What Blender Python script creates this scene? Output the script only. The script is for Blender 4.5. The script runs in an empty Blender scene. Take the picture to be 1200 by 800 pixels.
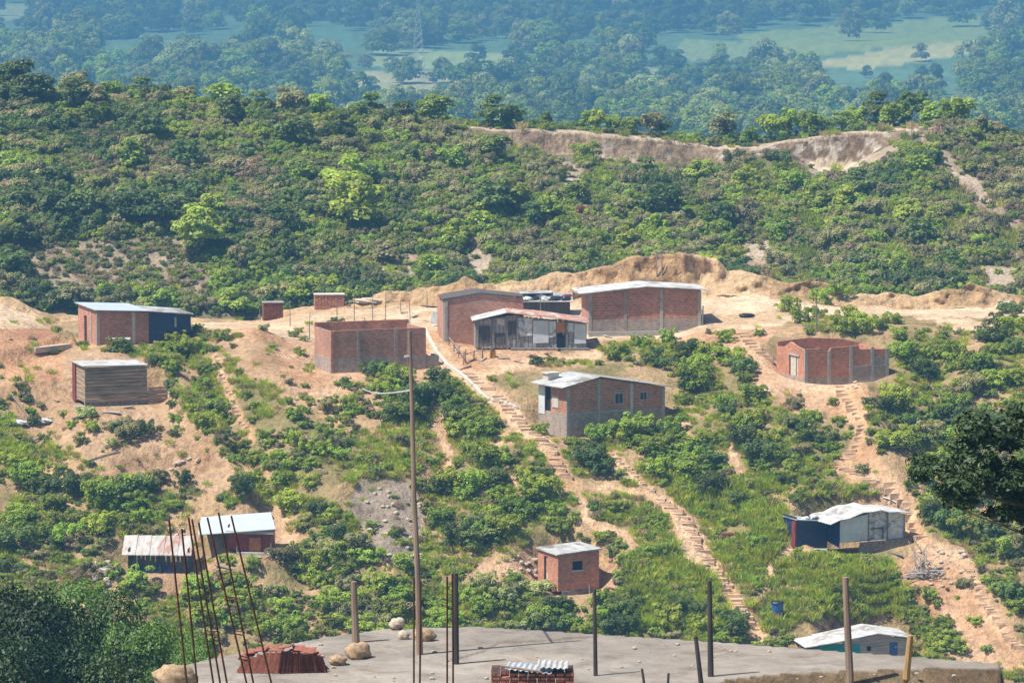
import bpy, bmesh, math, random
import numpy as np
from mathutils import Vector, Matrix
random.seed(7)
RNG = np.random.default_rng(11)
SC = bpy.context.scene
COL = SC.collection
R = math.radians

# ------------------------------------------------------------------ camera
FOV = 15.0
PITCH = R(6.0)
F = 600.0 / math.tan(R(FOV / 2))
cp, sp = math.cos(PITCH), math.sin(PITCH)
cam_d = bpy.data.cameras.new('camera')
cam = bpy.data.objects.new('camera', cam_d)
COL.objects.link(cam)
cam.location = (0, 0, 0)
cam.rotation_euler = (R(90) - PITCH, 0, 0)
cam_d.sensor_fit = 'HORIZONTAL'
cam_d.angle = R(FOV)
cam_d.clip_start = 0.5
cam_d.clip_end = 9000
SC.camera = cam

# ------------------------------------------------------------------ light
SUN_EL, SUN_AZ = 60.0, -114.0          # azimuth from +Y towards +X (negative: to the left)
w = bpy.data.worlds.new('World'); SC.world = w; w.use_nodes = True
nt = w.node_tree; nt.nodes.clear()
sky = nt.nodes.new('ShaderNodeTexSky'); sky.sky_type = 'NISHITA'; sky.sun_disc = False
sky.sun_elevation = R(SUN_EL); sky.sun_rotation = R(SUN_AZ)
bg = nt.nodes.new('ShaderNodeBackground'); bg.inputs['Strength'].default_value = 0.085
wo = nt.nodes.new('ShaderNodeOutputWorld')
nt.links.new(sky.outputs[0], bg.inputs[0]); nt.links.new(bg.outputs[0], wo.inputs[0])
sd = bpy.data.lights.new('sun', 'SUN'); sd.energy = 4.9; sd.angle = R(0.5); sd.color = (1.0, 0.955, 0.88)
so = bpy.data.objects.new('sun', sd); COL.objects.link(so)
sdir = Vector((math.sin(R(SUN_AZ)) * math.cos(R(SUN_EL)), math.cos(R(SUN_AZ)) * math.cos(R(SUN_EL)), math.sin(R(SUN_EL))))
so.rotation_euler = sdir.to_track_quat('Z', 'Y').to_euler()
so.location = sdir * 60
SC.view_settings.view_transform = 'Standard'
SC.view_settings.look = 'None'
SC.view_settings.exposure = 0.74
SC.view_settings.gamma = 1
SC.cycles.max_bounces = 5
SC.cycles.diffuse_bounces = 3
SC.cycles.transmission_bounces = 3
SC.cycles.volume_bounces = 1

# ------------------------------------------------------------------ helpers: view geometry
def zpy(D, py):
    """height at depth D of the sight line through image row py"""
    v = (400 - np.asarray(py, float)) / F
    return np.asarray(D, float) * (-sp + v * cp) / (cp + v * sp)
def project(x, y, z):
    d = y * cp - z * sp
    return 600 + F * x / d, 400 - F * (y * sp + z * cp) / d
def xpx(c, D, z):
    return (np.asarray(c, float) - 600) / F * (D * cp - z * sp)
def ppm(D):
    return F / D

# ------------------------------------------------------------------ noise
def _hash(ix, iy, s):
    h = (ix.astype(np.int64) * 374761393 + iy.astype(np.int64) * 668265263 + s * 974711) & 0x7fffffff
    h = ((h ^ (h >> 13)) * 1274126177) & 0x7fffffff
    h = (h ^ (h >> 16)) & 0xffffff
    return h / float(0xffffff)
def vnoise(x, y, s=0):
    x = np.asarray(x, float); y = np.asarray(y, float)
    ix = np.floor(x); iy = np.floor(y); fx = x - ix; fy = y - iy
    fx = fx * fx * (3 - 2 * fx); fy = fy * fy * (3 - 2 * fy)
    a = _hash(ix, iy, s); b = _hash(ix + 1, iy, s); c = _hash(ix, iy + 1, s); d = _hash(ix + 1, iy + 1, s)
    return (a * (1 - fx) + b * fx) * (1 - fy) + (c * (1 - fx) + d * fx) * fy
def fbm(x, y, sc, octv=4, s=0):
    t = 0; a = 1; n = 0
    for i in range(octv):
        t = t + a * (vnoise(x / sc, y / sc, s + i * 17) * 2 - 1); n += a; a *= .5; sc *= .5
    return t / n

# ------------------------------------------------------------------ terrain
def cl(pairs):
    xs = [p[0] for p in pairs]; ys = [p[1] for p in pairs]
    return lambda c: np.interp(c, xs, ys)
K = lambda v: (lambda c: np.full(np.shape(c), float(v)))
plat_back = cl([(150, 795), (190, 785), (240, 772), (380, 746), (450, 736), (560, 733), (700, 742), (850, 752), (1000, 764), (1170, 777)])
plat_front = cl([(150, 850), (780, 850), (850, 797), (900, 791), (1000, 786), (1100, 783), (1170, 782)])
ZP = -19.4
def D_at(py, z):
    v = (400 - py) / F
    return z * (cp + v * sp) / (-sp + v * cp)
plat_z = cl([(60, -27), (150, -25.5), (185, -20.2), (200, ZP), (1172, ZP), (1200, -22.5), (1300, -25)])
DB = lambda c: D_at(plat_back(c), ZP)
DF = lambda c: D_at(plat_front(c), ZP)
edge_py = cl([(-300, 420), (0, 402), (100, 410), (230, 388), (300, 392), (370, 404), (500, 402), (650, 408), (760, 405), (830, 392), (900, 385), (960, 382), (1050, 385), (1200, 392), (1500, 400)])
rimb_py = cl([(-300, 370), (0, 352), (60, 372), (225, 377), (300, 374), (360, 361), (450, 357), (520, 356), (600, 352), (690, 350), (760, 348), (830, 345), (900, 346), (980, 356), (1060, 360), (1120, 359), (1200, 362), (1500, 365)])
rim_py = cl([(-300, 360), (0, 346), (15, 348), (60, 370), (225, 374), (300, 371), (345, 358), (420, 354), (450, 345), (480, 341), (520, 337), (545, 330), (560, 334), (620, 334), (650, 325), (690, 319), (730, 306), (770, 296), (810, 296), (840, 305), (853, 320), (870, 318), (905, 325), (925, 331), (970, 333), (985, 342), (1030, 346), (1045, 342), (1070, 348), (1095, 340), (1125, 346), (1135, 335), (1160, 342), (1200, 351), (1500, 356)])
hz = cl([(-700, -1), (0, 0), (1200, 0), (1900, -2)])
ridge_py = cl([(-600, 110), (0, 108), (60, 112), (110, 118), (250, 130), (400, 140), (460, 147), (548, 150), (600, 154), (640, 153), (700, 158), (760, 161), (840, 171), (880, 172), (930, 163), (1000, 155), (1080, 150), (1130, 158), (1200, 180), (1400, 215), (1800, 250)])
cliff_py = cl([(545, 151), (560, 155), (600, 172), (650, 180), (700, 184), (760, 189), (840, 190), (865, 178), (900, 179), (930, 186), (960, 196), (990, 196), (1040, 166), (1080, 151), (1130, 160), (1200, 183)])
cliff_on = cl([(540, 0), (560, 1), (1070, 1), (1085, 0)])
def keys(c):
    out = []
    def add(D, z): out.append((np.broadcast_to(np.asarray(D, float), c.shape), np.broadcast_to(np.asarray(z, float), c.shape)))
    add(-60, -2.0); add(0, -1.75); add(30, -7.9); add(85, -19.7)
    pz = plat_z(c)
    d1 = np.maximum(DF(c), 90); d2 = DB(c)
    add(d1 - 2.5, np.minimum(-20.3, pz - .3)); add(d1, pz); add(d2, pz); add(d2 + 5, pz - 4.5); add(150, -37); add(198, -52); add(236, -51)
    add(245, zpy(245, 788)); add(256, zpy(256, 640)); add(266, zpy(266, 530)); add(276, zpy(276, 445))
    add(286, zpy(286, edge_py(c)))
    rj = rim_py(c) + np.where(c > 430, 3.2, 1.) * (fbm(c, c * 0, 34., 4, 15) + .5 * np.round(2 * fbm(c, c * 0, 50., 2, 16))); add(304.6, zpy(304.6, rimb_py(c) + 1)); add(305.7, zpy(305.7, rj)); add(307.5, zpy(307.5, rj + 1)); add(314, zpy(314, rj) - 5); add(334, -45.5)
    rp = ridge_py(c)
    cpy = np.where((c > 545) & (c < 1085), cliff_py(c), rp + 4)
    add(351, zpy(351, 358)); add(376, zpy(376, .42 * 358 + .58 * rp + 6)); add(402.6, zpy(402.6, cpy)); add(403.8, zpy(403.8, rp)); add(410, zpy(403.8, rp) + .25)
    add(432, zpy(403.8, rp) - 7); add(480, -45); add(700, -62); add(1250, -66.5); add(1900, zpy(1900, 78)); add(2350, zpy(2350, 38)); add(2800, zpy(2800, 2)); add(3400, -20); add(4300, 6); add(5400, 10)
    return np.array([o[0] for o in out]), np.array([o[1] for o in out])
CG = np.concatenate([np.arange(-2400, -200, 50), np.arange(-200, -20, 10), np.arange(-20, 1220, 3), np.arange(1220, 1400, 10), np.arange(1400, 3650, 50)]).astype(float)
KDg, KZg = keys(CG)
def zbase(c, D):
    """interpolate terrain height for arrays c (pixel column) and D (depth)"""
    c = np.asarray(c, float); D = np.asarray(D, float)
    ci = np.clip(np.interp(c, CG, np.arange(len(CG))), 0, len(CG) - 1.001)
    i0 = ci.astype(int); f = ci - i0
    KD = KDg[:, i0] * (1 - f) + KDg[:, i0 + 1] * f
    KZ = KZg[:, i0] * (1 - f) + KZg[:, i0 + 1] * f
    z = np.array(KZ[0], float)
    for k in range(len(KD) - 1):
        a, b = KD[k], KD[k + 1]
        t = np.clip((D - a) / np.maximum(b - a, 1e-6), 0, 1)
        z = np.where(D > a, KZ[k] * (1 - t) + KZ[k + 1] * t, z)
    return z
PADS = []      # (x, y, r, z, soft)
GULLY = [      # (polyline px, width px, depth m) on the near slope
    ([(225, 405), (250, 450), (285, 520), (320, 590), (360, 660)], 22, -1.0),
    ([(300, 400), (345, 500), (400, 600)], 25, .5),
    ([(185, 440), (235, 510), (285, 575)], 14, 1.3),
    ([(520, 500), (510, 560), (500, 640), (500, 700)], 26, -1.0),
    ([(800, 420), (790, 500), (830, 600), (860, 660)], 30, -.8),
    ([(900, 470), (930, 560), (960, 640)], 26, .6),
    ([(1090, 440), (1120, 560), (1150, 640)], 35, -1.3),
    ([(1010, 470), (1050, 580)], 20, .8),
    ([(620, 520), (690, 620), (760, 700)], 30, .5),
    ([(1130, 650), (1200, 760)], 25, 1.0),
    ([(-40, 400), (40, 392), (80, 384)], 3.5, 1.0), ([(-40, 418), (30, 408), (80, 398)], 3., -.7), ([(-40, 436), (30, 420), (70, 408), (84, 406)], 4, 1.0), ([(-40, 470), (30, 455), (60, 450)], 5, .5), ([(0, 384), (60, 376)], 3, .3),
    ([(150, 550), (190, 538), (238, 546)], 7, -1.1), ([(170, 530), (215, 526)], 5, .5), ([(250, 430), (262, 470), (290, 520)], 5, -.3),
    ([(395, 586), (425, 566), (470, 560), (500, 566)], 6, .6), ([(540, 500), (520, 530), (510, 560)], 8, -.5), ([(930, 640), (905, 690), (870, 760)], 12, -.5),
    ([(120, 440), (110, 500)], 50, .8), ([(60, 480), (40, 560)], 30, -.8)]
def seg_dist(px, py, pts):
    d = np.full(np.shape(px), 1e9)
    for (x0, y0), (x1, y1) in zip(pts[:-1], pts[1:]):
        vx, vy = x1 - x0, y1 - y0
        t = np.clip(((px - x0) * vx + (py - y0) * vy) / (vx * vx + vy * vy), 0, 1)
        d = np.minimum(d, np.hypot(px - x0 - t * vx, py - y0 - t * vy))
    return d
def colof(x, D, z): return project(x, D, z)[0]
def H(x, y):
    x = np.asarray(x, float); y = np.asarray(y, float)
    x = np.nan_to_num(x); y = np.nan_to_num(y, nan=250.); yy = np.maximum(y, 6.0)
    c = 600 + F * x / (yy * cp + 10 * sp * 0 + yy * .1 * sp)
    c = np.clip(c, -2300, 3500)
    z = zbase(c, y)
    c = np.clip(600 + F * x / np.maximum(yy * cp - z * sp, 4), -2300, 3500)
    z = zbase(c, y)
    near = (y > 238) & (y < 300)
    px, py = project(x, yy, z)
    for pts, wd, dz in GULLY:
        if np.any(near):
            g = dz * np.exp(-(seg_dist(px, py, pts) / wd) ** 2)
            z = z + np.where((y > 236) & (y < 287), g, 0)
    amp = np.interp(y, [0, 90, 98, 108, 115, 240, 284, 290, 303, 312, 350, 402, 404, 410, 460, 1000, 3000], [.2, .3, .05, .05, 1, .45, .3, .12, .15, .8, 1.1, .35, .25, .4, 1.2, 2, 12])
    sc = np.interp(y, [0, 240, 410, 1000, 1800, 4000], [9, 6, 14, 60, 150, 500])
    z = z + amp * fbm(x, y, 7., 4, 3) * (y < 340) + amp * fbm(x, y, 16., 4, 5) * ((y >= 340) & (y < 470)) + amp * fbm(x, y, 260., 4, 9) * (y >= 470)
    # ragged cut faces along the rim and on the far scar
    z = z + ((y > 303) & (y < 309)) * .38 * fbm(x, y * .3, 1.9, 4, 21)
    z = z + ((y > 400) & (y < 404.5)) * .3 * fbm(x, y * .3, 2.2, 3, 22)
    for (ax, ay, r, pz, s) in PADS:
        t = np.clip((np.hypot(x - ax, y - ay) - r) / s, 0, 1); t = t * t * (3 - 2 * t)
        z = z * t + pz * (1 - t)
    return z
def ray(px, py, D0=243., D1=312., step=.25):
    """first hit of the sight line through (px,py) with the ground between depths D0 and D1"""
    px = np.atleast_1d(np.asarray(px, float)); py = np.atleast_1d(np.asarray(py, float))
    Ds = np.arange(D0, D1, step)
    hit = np.full(px.shape, np.nan)
    if px.size <= 60:
        DD = Ds[None, :]; z = zpy(DD, py[:, None]); x = xpx(px[:, None], DD, z)
        ok = z <= H(x, np.broadcast_to(DD, x.shape)); first = ok.argmax(1); hit = np.where(ok.any(1), Ds[first], np.nan); Ds = []
    else:
        Dc = Ds[::4]; back = np.full(px.shape, np.nan)
        for D in Dc:
            todo = np.isnan(back)
            if not todo.any(): break
            z = zpy(D, py[todo]); x = xpx(px[todo], D, z); ok = z <= H(x, np.full(x.shape, D)); back[np.where(todo)[0][ok]] = D
        hit = back.copy()
        for k in (3, 2, 1):
            D = back - k * step; z = zpy(D, py); x = xpx(px, D, z)
            ok = (z <= H(x, D)) & (hit == back) & (D >= D0)
            hit = np.where(ok, D, hit)
        Ds = []
    for D in Ds:
        todo = np.isnan(hit)
        if not todo.any(): break
        z = zpy(D, py[todo]); x = xpx(px[todo], D, z)
        ok = z <= H(x, np.full(x.shape, D))
        idx = np.where(todo)[0][ok]; hit[idx] = D
    z = zpy(hit, py); x = xpx(px, hit, z)
    return x, hit, H(x, np.nan_to_num(hit, nan=250.))
def at(px, py, D):
    z = float(zpy(D, py)); return float(xpx(px, D, z)), float(D), z
def gp(px, py, D0=243., D1=312.):
    x, y, z = ray([px], [py], D0, D1); return Vector((float(x[0]), float(y[0]), float(z[0])))
# ------------------------------------------------------------------ materials
def new_mat(name):
    m = bpy.data.materials.new(name); m.use_nodes = True
    return m, m.node_tree, m.node_tree.nodes['Principled BSDF']
def N(nt, typ, **kw):
    n = nt.nodes.new(typ)
    for k, v in kw.items():
        if k in n.inputs: n.inputs[k].default_value = v
        else: setattr(n, k, v)
    return n
def mixc(nt, fac, a, b, mode='MIX'):
    n = nt.nodes.new('ShaderNodeMix'); n.data_type = 'RGBA'; n.blend_type = mode
    for sock, v in ((n.inputs[0], fac), (n.inputs[6], a), (n.inputs[7], b)):
        if hasattr(v, 'is_linked'): nt.links.new(v, sock)
        elif isinstance(v, (int, float)): sock.default_value = v
        else: sock.default_value = (*v, 1) if len(v) == 3 else v
    return n.outputs[2]
def ramp(nt, src, stops):
    n = nt.nodes.new('ShaderNodeValToRGB')
    e = n.color_ramp.elements
    while len(e) < len(stops): e.new(.5)
    for el, (p, col) in zip(e, stops):
        el.position = p; el.color = (*col, 1) if len(col) == 3 else (col[0],) * 3 + (1,)
    nt.links.new(src, n.inputs[0]); return n.outputs[0]
def noise(nt, scale, detail=4, rough=.6, coord=None, dist=0):
    n = nt.nodes.new('ShaderNodeTexNoise'); n.inputs['Scale'].default_value = scale
    n.inputs['Detail'].default_value = detail; n.inputs['Roughness'].default_value = rough
    n.inputs['Distortion'].default_value = dist
    if coord is not None: nt.links.new(coord, n.inputs['Vector'])
    return n.outputs['Fac']
def objco(nt): return nt.nodes.new('ShaderNodeTexCoord').outputs['Object']
def scaled(nt, co, s):
    n = nt.nodes.new('ShaderNodeMapping'); n.inputs['Scale'].default_value = s
    nt.links.new(co, n.inputs['Vector']); return n.outputs[0]
def bump(nt, bs, h, st=.5, dist=.1):
    n = nt.nodes.new('ShaderNodeBump'); n.inputs['Strength'].default_value = st; n.inputs['Distance'].default_value = dist
    nt.links.new(h, n.inputs['Height']); nt.links.new(n.outputs[0], bs.inputs['Normal'])
def plain(name, col, rough=.8, var=.35, scale=3., stain=None, metal=0, stretch=(1, 1, 1), bmp=.3, spec=.3):
    m, nt, bs = new_mat(name)
    co = scaled(nt, objco(nt), stretch)
    f = noise(nt, scale, 5, .65, co)
    lo = tuple(c * (1 - var) for c in col); hi = tuple(min(1, c * (1 + var)) for c in col)
    c = ramp(nt, f, [(.3, lo), (.7, hi)])
    if stain:
        f2 = noise(nt, scale * .45, 4, .7, co, .6)
        fr = ramp(nt, f2, [(.5, (0,)), (.62, (1,))])
        c = mixc(nt, fr, c, stain)
    nt.links.new(c, bs.inputs['Base Color'])
    bs.inputs['Roughness'].default_value = rough; bs.inputs['Metallic'].default_value = metal
    bs.inputs['Specular IOR Level'].default_value = spec
    if bmp: bump(nt, bs, f, bmp, .03)
    return m
def brick_mat(name, c1, c2, mortar, bw=.33, bh=.2, smear=.35, smearc=(.34, .3, .27)):
    m, nt, bs = new_mat(name)
    co = objco(nt)
    sep = N(nt, 'ShaderNodeSeparateXYZ'); nt.links.new(co, sep.inputs[0])
    ad = N(nt, 'ShaderNodeMath', operation='ADD'); nt.links.new(sep.outputs[0], ad.inputs[0]); nt.links.new(sep.outputs[1], ad.inputs[1])
    cb = N(nt, 'ShaderNodeCombineXYZ'); nt.links.new(ad.outputs[0], cb.inputs[0]); nt.links.new(sep.outputs[2], cb.inputs[1])
    br = N(nt, 'ShaderNodeTexBrick'); nt.links.new(cb.outputs[0], br.inputs['Vector'])
    br.inputs['Color1'].default_value = (*c1, 1); br.inputs['Color2'].default_value = (*c2, 1); br.inputs['Mortar'].default_value = (*mortar, 1)
    br.inputs['Scale'].default_value = 1; br.inputs['Brick Width'].default_value = bw; br.inputs['Row Height'].default_value = bh
    br.inputs['Mortar Size'].default_value = .018; br.inputs['Mortar Smooth'].default_value = .3; br.inputs['Bias'].default_value = -.1
    n1 = noise(nt, 5, 5, .7, co)
    c = mixc(nt, ramp(nt, n1, [(.52, (0,)), (.62, (smear,))]), br.outputs[0], smearc)
    n2 = noise(nt, .7, 5, .7, co)
    c = mixc(nt, .8, c, ramp(nt, n2, [(.3, (.6, .58, .56)), (.5, (1, 1, 1)), (.75, (1.25, 1.18, 1.1))]), 'MULTIPLY')
    n3 = noise(nt, 2.2, 3, .6, scaled(nt, co, (3, 3, .25)))
    c = mixc(nt, ramp(nt, n3, [(.56, (0,)), (.75, (.5,))]), c, tuple(v * .5 for v in smearc))
    n4 = noise(nt, 11, 2, .5, scaled(nt, co, (.3, .3, 1)))
    c = mixc(nt, .5, c, ramp(nt, n4, [(.35, (.5, .5, .5)), (.6, (1.2, 1.2, 1.2))]), 'MULTIPLY')
    nt.links.new(c, bs.inputs['Base Color']); bs.inputs['Roughness'].default_value = .92
    bump(nt, bs, br.outputs['Fac'], -.5, .02)
    return m
def leaf_mat(name, col, var=.35, hue=.04, trans=.36):
    m, nt, bs = new_mat(name)
    oi = N(nt, 'ShaderNodeObjectInfo')
    at_ = N(nt, 'ShaderNodeAttribute', attribute_name='tint')
    hs = N(nt, 'ShaderNodeHueSaturation'); hs.inputs['Color'].default_value = (*col, 1)
    mr = N(nt, 'ShaderNodeMapRange'); nt.links.new(oi.outputs['Random'], mr.inputs[0]); mr.inputs[3].default_value = .5 - hue * .9; mr.inputs[4].default_value = .5 + hue * .15
    nt.links.new(mr.outputs[0], hs.inputs['Hue'])
    m2 = N(nt, 'ShaderNodeMath', operation='MULTIPLY_ADD'); nt.links.new(oi.outputs['Random'], m2.inputs[0]); m2.inputs[1].default_value = 7.31; m2.inputs[2].default_value = .2
    fr = N(nt, 'ShaderNodeMath', operation='FRACT'); nt.links.new(m2.outputs[0], fr.inputs[0])
    m3 = N(nt, 'ShaderNodeMapRange'); nt.links.new(fr.outputs[0], m3.inputs[0]); m3.inputs[3].default_value = 1 - var; m3.inputs[4].default_value = 1 + var
    m4 = N(nt, 'ShaderNodeMath', operation='MULTIPLY'); nt.links.new(m3.outputs[0], m4.inputs[0]); nt.links.new(at_.outputs['Fac'], m4.inputs[1])
    nt.links.new(m4.outputs[0], hs.inputs['Value'])
    nt.links.new(hs.outputs[0], bs.inputs['Base Color']); bs.inputs['Roughness'].default_value = .55
    bs.inputs['Specular IOR Level'].default_value = .35
    tr = N(nt, 'ShaderNodeBsdfTranslucent')
    c2 = mixc(nt, 1.0, hs.outputs[0], (1.25, 1.2, .5), 'MULTIPLY'); nt.links.new(c2, tr.inputs[0])
    mx = N(nt, 'ShaderNodeMixShader'); mx.inputs[0].default_value = trans
    nt.links.new(bs.outputs[0], mx.inputs[1]); nt.links.new(tr.outputs[0], mx.inputs[2])
    nt.links.new(mx.outputs[0], nt.nodes['Material Output'].inputs[0])
    return m
LM = {
 'green': leaf_mat('leaf_green', (.240, .345, .045)),
 'bright': leaf_mat('leaf_bright', (.28, .395, .058), .2),
 'dark': leaf_mat('leaf_dark', (.125, .195, .050)),
 'olive': leaf_mat('leaf_olive', (.29, .29, .125)),
 'dry': leaf_mat('leaf_dry', (.33, .26, .17)),
 'pale': leaf_mat('leaf_pale', (.32, .37, .15)),
 'rust': leaf_mat('leaf_rust', (.30, .11, .04)),
 'grass': leaf_mat('leaf_grass', (.36, .48, .06), .3, .05, .3),
 'straw': leaf_mat('leaf_straw', (.50, .42, .2), .3, .03, .2),
 'shade': leaf_mat('leaf_painted_shade', (.042, .075, .018), .3, .03, .1),  # backlit shade of the overhanging branch put into the leaf colour
}
M = {}
M['bark'] = plain('bark', (.16, .12, .09), .9, .4, 8, stretch=(1, 1, .2))
M['pole'] = plain('weathered_pole_wood', (.24, .17, .12), .85, .35, 5, stretch=(1, 1, .12))
M['darkpost'] = plain('dark_post_wood', (.055, .045, .04), .85, .4, 6, stretch=(1, 1, .2))
M['greypost'] = plain('grey_post_wood', (.22, .2, .18), .85, .4, 6, stretch=(1, 1, .2))
M['yellowpost'] = plain('fresh_post_wood', (.42, .26, .10), .85, .4, 6, stretch=(1, 1, .2))
M['brick'] = brick_mat('red_brick', (.52, .20, .11), (.39, .14, .08), (.42, .32, .25))
M['brick_o'] = brick_mat('orange_brick', (.58, .22, .11), (.45, .16, .08), (.36, .26, .2), smear=.2)
M['brick_b'] = brick_mat('brown_brick', (.50, .22, .13), (.38, .165, .10), (.34, .25, .2), smear=.4)
M['brick_s'] = brick_mat('stacked_brick', (.40, .13, .06), (.28, .08, .04), (.05, .02, .015), .25, .09, smear=.1)
M['block'] = brick_mat('grey_block', (.37, .29, .23), (.30, .22, .175), (.36, .30, .25), .4, .2, smear=.45, smearc=(.25, .23, .21))
M['conc'] = plain('concrete', (.36, .33, .29), .9, .25, 3)
M['conc_l'] = plain('pale_concrete', (.50, .46, .39), .9, .2, 4)
M['zinc'] = plain('pale_roof_sheet', (.40, .395, .375), .5, .38, 1.6, stain=(.20, .17, .15), stretch=(1, .5, 1))
M['white'] = plain('white_roof_sheet', (.47, .46, .44), .6, .25, 1.4, stain=(.27, .24, .21))
M['bluew'] = plain('bluish_roof_sheet', (.41, .46, .48), .5, .12, 1.0)
M['rust'] = plain('rusty_roof_sheet', (.38, .20, .145), .8, .35, 2.5, stain=(.50, .44, .39), stretch=(1, .4, 1))
M['rustw'] = plain('rust_streaked_sheet', (.42, .395, .36), .6, .25, 1.7, stain=(.34, .19, .14), stretch=(2.2, .35, 1))
M['tarpw'] = plain('white_tarpaulin', (.56, .60, .60), .5, .15, 2, stain=(.5, .52, .53), bmp=.6)
M['tarpg'] = plain('grey_white_plastic', (.56, .57, .55), .5, .3, 3, stain=(.25, .25, .26), bmp=.6)
M['tarpb'] = plain('dark_blue_tarpaulin', (.012, .028, .10), .4, .6, 3, bmp=1., spec=.5)
M['black'] = plain('black_plastic', (.015, .015, .02), .4, .5, 3, bmp=.6, spec=.5)
M['teal'] = plain('teal_sheet', (.03, .30, .36), .6, .2, 3)
M['blue'] = plain('blue_plastic', (.03, .10, .32), .4, .2, 3, spec=.5)
M['maroon'] = plain('maroon_sheet', (.20, .04, .04), .7, .3, 3)
M['yellow'] = plain('yellow_plastic', (.55, .26, .02), .5, .2, 4)
M['plank'] = plain('weathered_planks', (.33, .235, .155), .9, .62, 2.2, stretch=(.22, .22, 2.6), bmp=.5)
M['plank_g'] = plain('grey_planks', (.34, .31, .28), .9, .5, 2.0, stretch=(.3, .3, 6), bmp=.5)
M['plank_d'] = plain('dark_boards_and_painted_openings', (.09, .08, .075), .9, .5, 2.4, stretch=(3, 3, .4), bmp=.5)
M['orange'] = plain('orange_door_wood', (.45, .17, .05), .7, .3, 3)
M['redw'] = plain('red_painted_board', (.30, .05, .03), .7, .4, 3)
M['dark'] = plain('painted_interior_dark', (.012, .012, .014), .9, .2, 3, bmp=0)  # near-black colour paints the darkness of unlit openings
M['glass'] = plain('window_glass', (.02, .04, .08), .15, .2, 2, bmp=0, spec=.6)
M['stone'] = plain('pale_stone', (.44, .36, .27), .9, .35, 6, bmp=.7)
M['stone_g'] = plain('rubble_stone', (.20, .17, .15), .95, .5, 5, bmp=.7)
M['log'] = plain('dead_wood', (.33, .28, .25), .9, .4, 5, stretch=(1, 1, .3))
M['rebar'] = plain('rusty_rebar', (.085, .032, .02), .7, .4, 20, bmp=0)
M['tile'] = plain('clay_tile', (.24, .085, .055), .85, .5, 6)
M['boulder'] = plain('tan_boulder', (.34, .235, .14), .95, .4, 9, bmp=.8)
M['step'] = plain('earth_step', (.50, .34, .22), .95, .3, 4, bmp=.8)
M['steel'] = plain('galvanised_steel', (.45, .47, .5), .5, .2, 5, metal=.3)

# ------------------------------------------------------------------ terrain sheet with its land cover
def inpoly(px, py, poly):
    r = np.zeros(np.shape(px), bool); n = len(poly)
    for i in range(n):
        x0, y0 = poly[i]; x1, y1 = poly[(i + 1) % n]
        if y0 == y1: continue
        cnd = ((y0 > py) != (y1 > py)) & (px < (x1 - x0) * (py - y0) / (y1 - y0) + x0)
        r ^= cnd
    return r
PATHS = [  # (polyline in px, width px, steps?)
    ([(497, 372), (508, 400), (528, 428), (552, 448), (575, 466)], 14, 0),
    ([(548, 440), (580, 462), (600, 485), (618, 505), (640, 522), (655, 548), (668, 570)], 18, 1),
    ([(668, 570), (684, 592), (690, 615), (664, 632), (640, 645)], 9, 0),
    ([(560, 440), (600, 432), (640, 420), (700, 415)], 8, 0),
    ([(668, 568), (700, 572), (745, 578), (775, 588)], 9, 0),
    ([(775, 588), (800, 608), (818, 640), (840, 672), (862, 705), (890, 745)], 16, 1),
    ([(790, 610), (800, 640), (812, 660)], 12, 0),
    ([(718, 535), (745, 560), (772, 585)], 8, 1),
    ([(692, 618), (735, 623), (742, 648)], 7, 0),
    ([(596, 505), (580, 525), (590, 545), (605, 570), (610, 585)], 6, 0),
    ([(515, 505), (526, 535), (518, 562)], 9, 0),
    ([(252, 420), (266, 455), (280, 490), (296, 512)], 9, 1),
    ([(864, 388), (884, 408), (906, 430)], 13, 1),
    ([(906, 430), (930, 448), (985, 454), (1010, 456)], 16, 0),
    ([(985, 455), (992, 470), (1010, 500), (1003, 525), (985, 548)], 14, 1),
    ([(985, 548), (1015, 562), (1045, 580), (1062, 600), (1072, 622), (1088, 640)], 17, 1),
    ([(1088, 640), (1125, 650), (1138, 680)], 13, 0),
    ([(1136, 668), (1148, 700), (1172, 735), (1200, 770)], 13, 1),
    ([(856, 525), (872, 560)], 5, 0),
    ([(420, 630), (438, 650), (458, 670)], 9, 1),
    ([(640, 700), (655, 680), (680, 680)], 9, 0),
    ([(770, 480), (800, 500), (815, 520)], 5, 0),
    ([(895, 700), (905, 660), (930, 640)], 7, 0),
]
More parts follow.
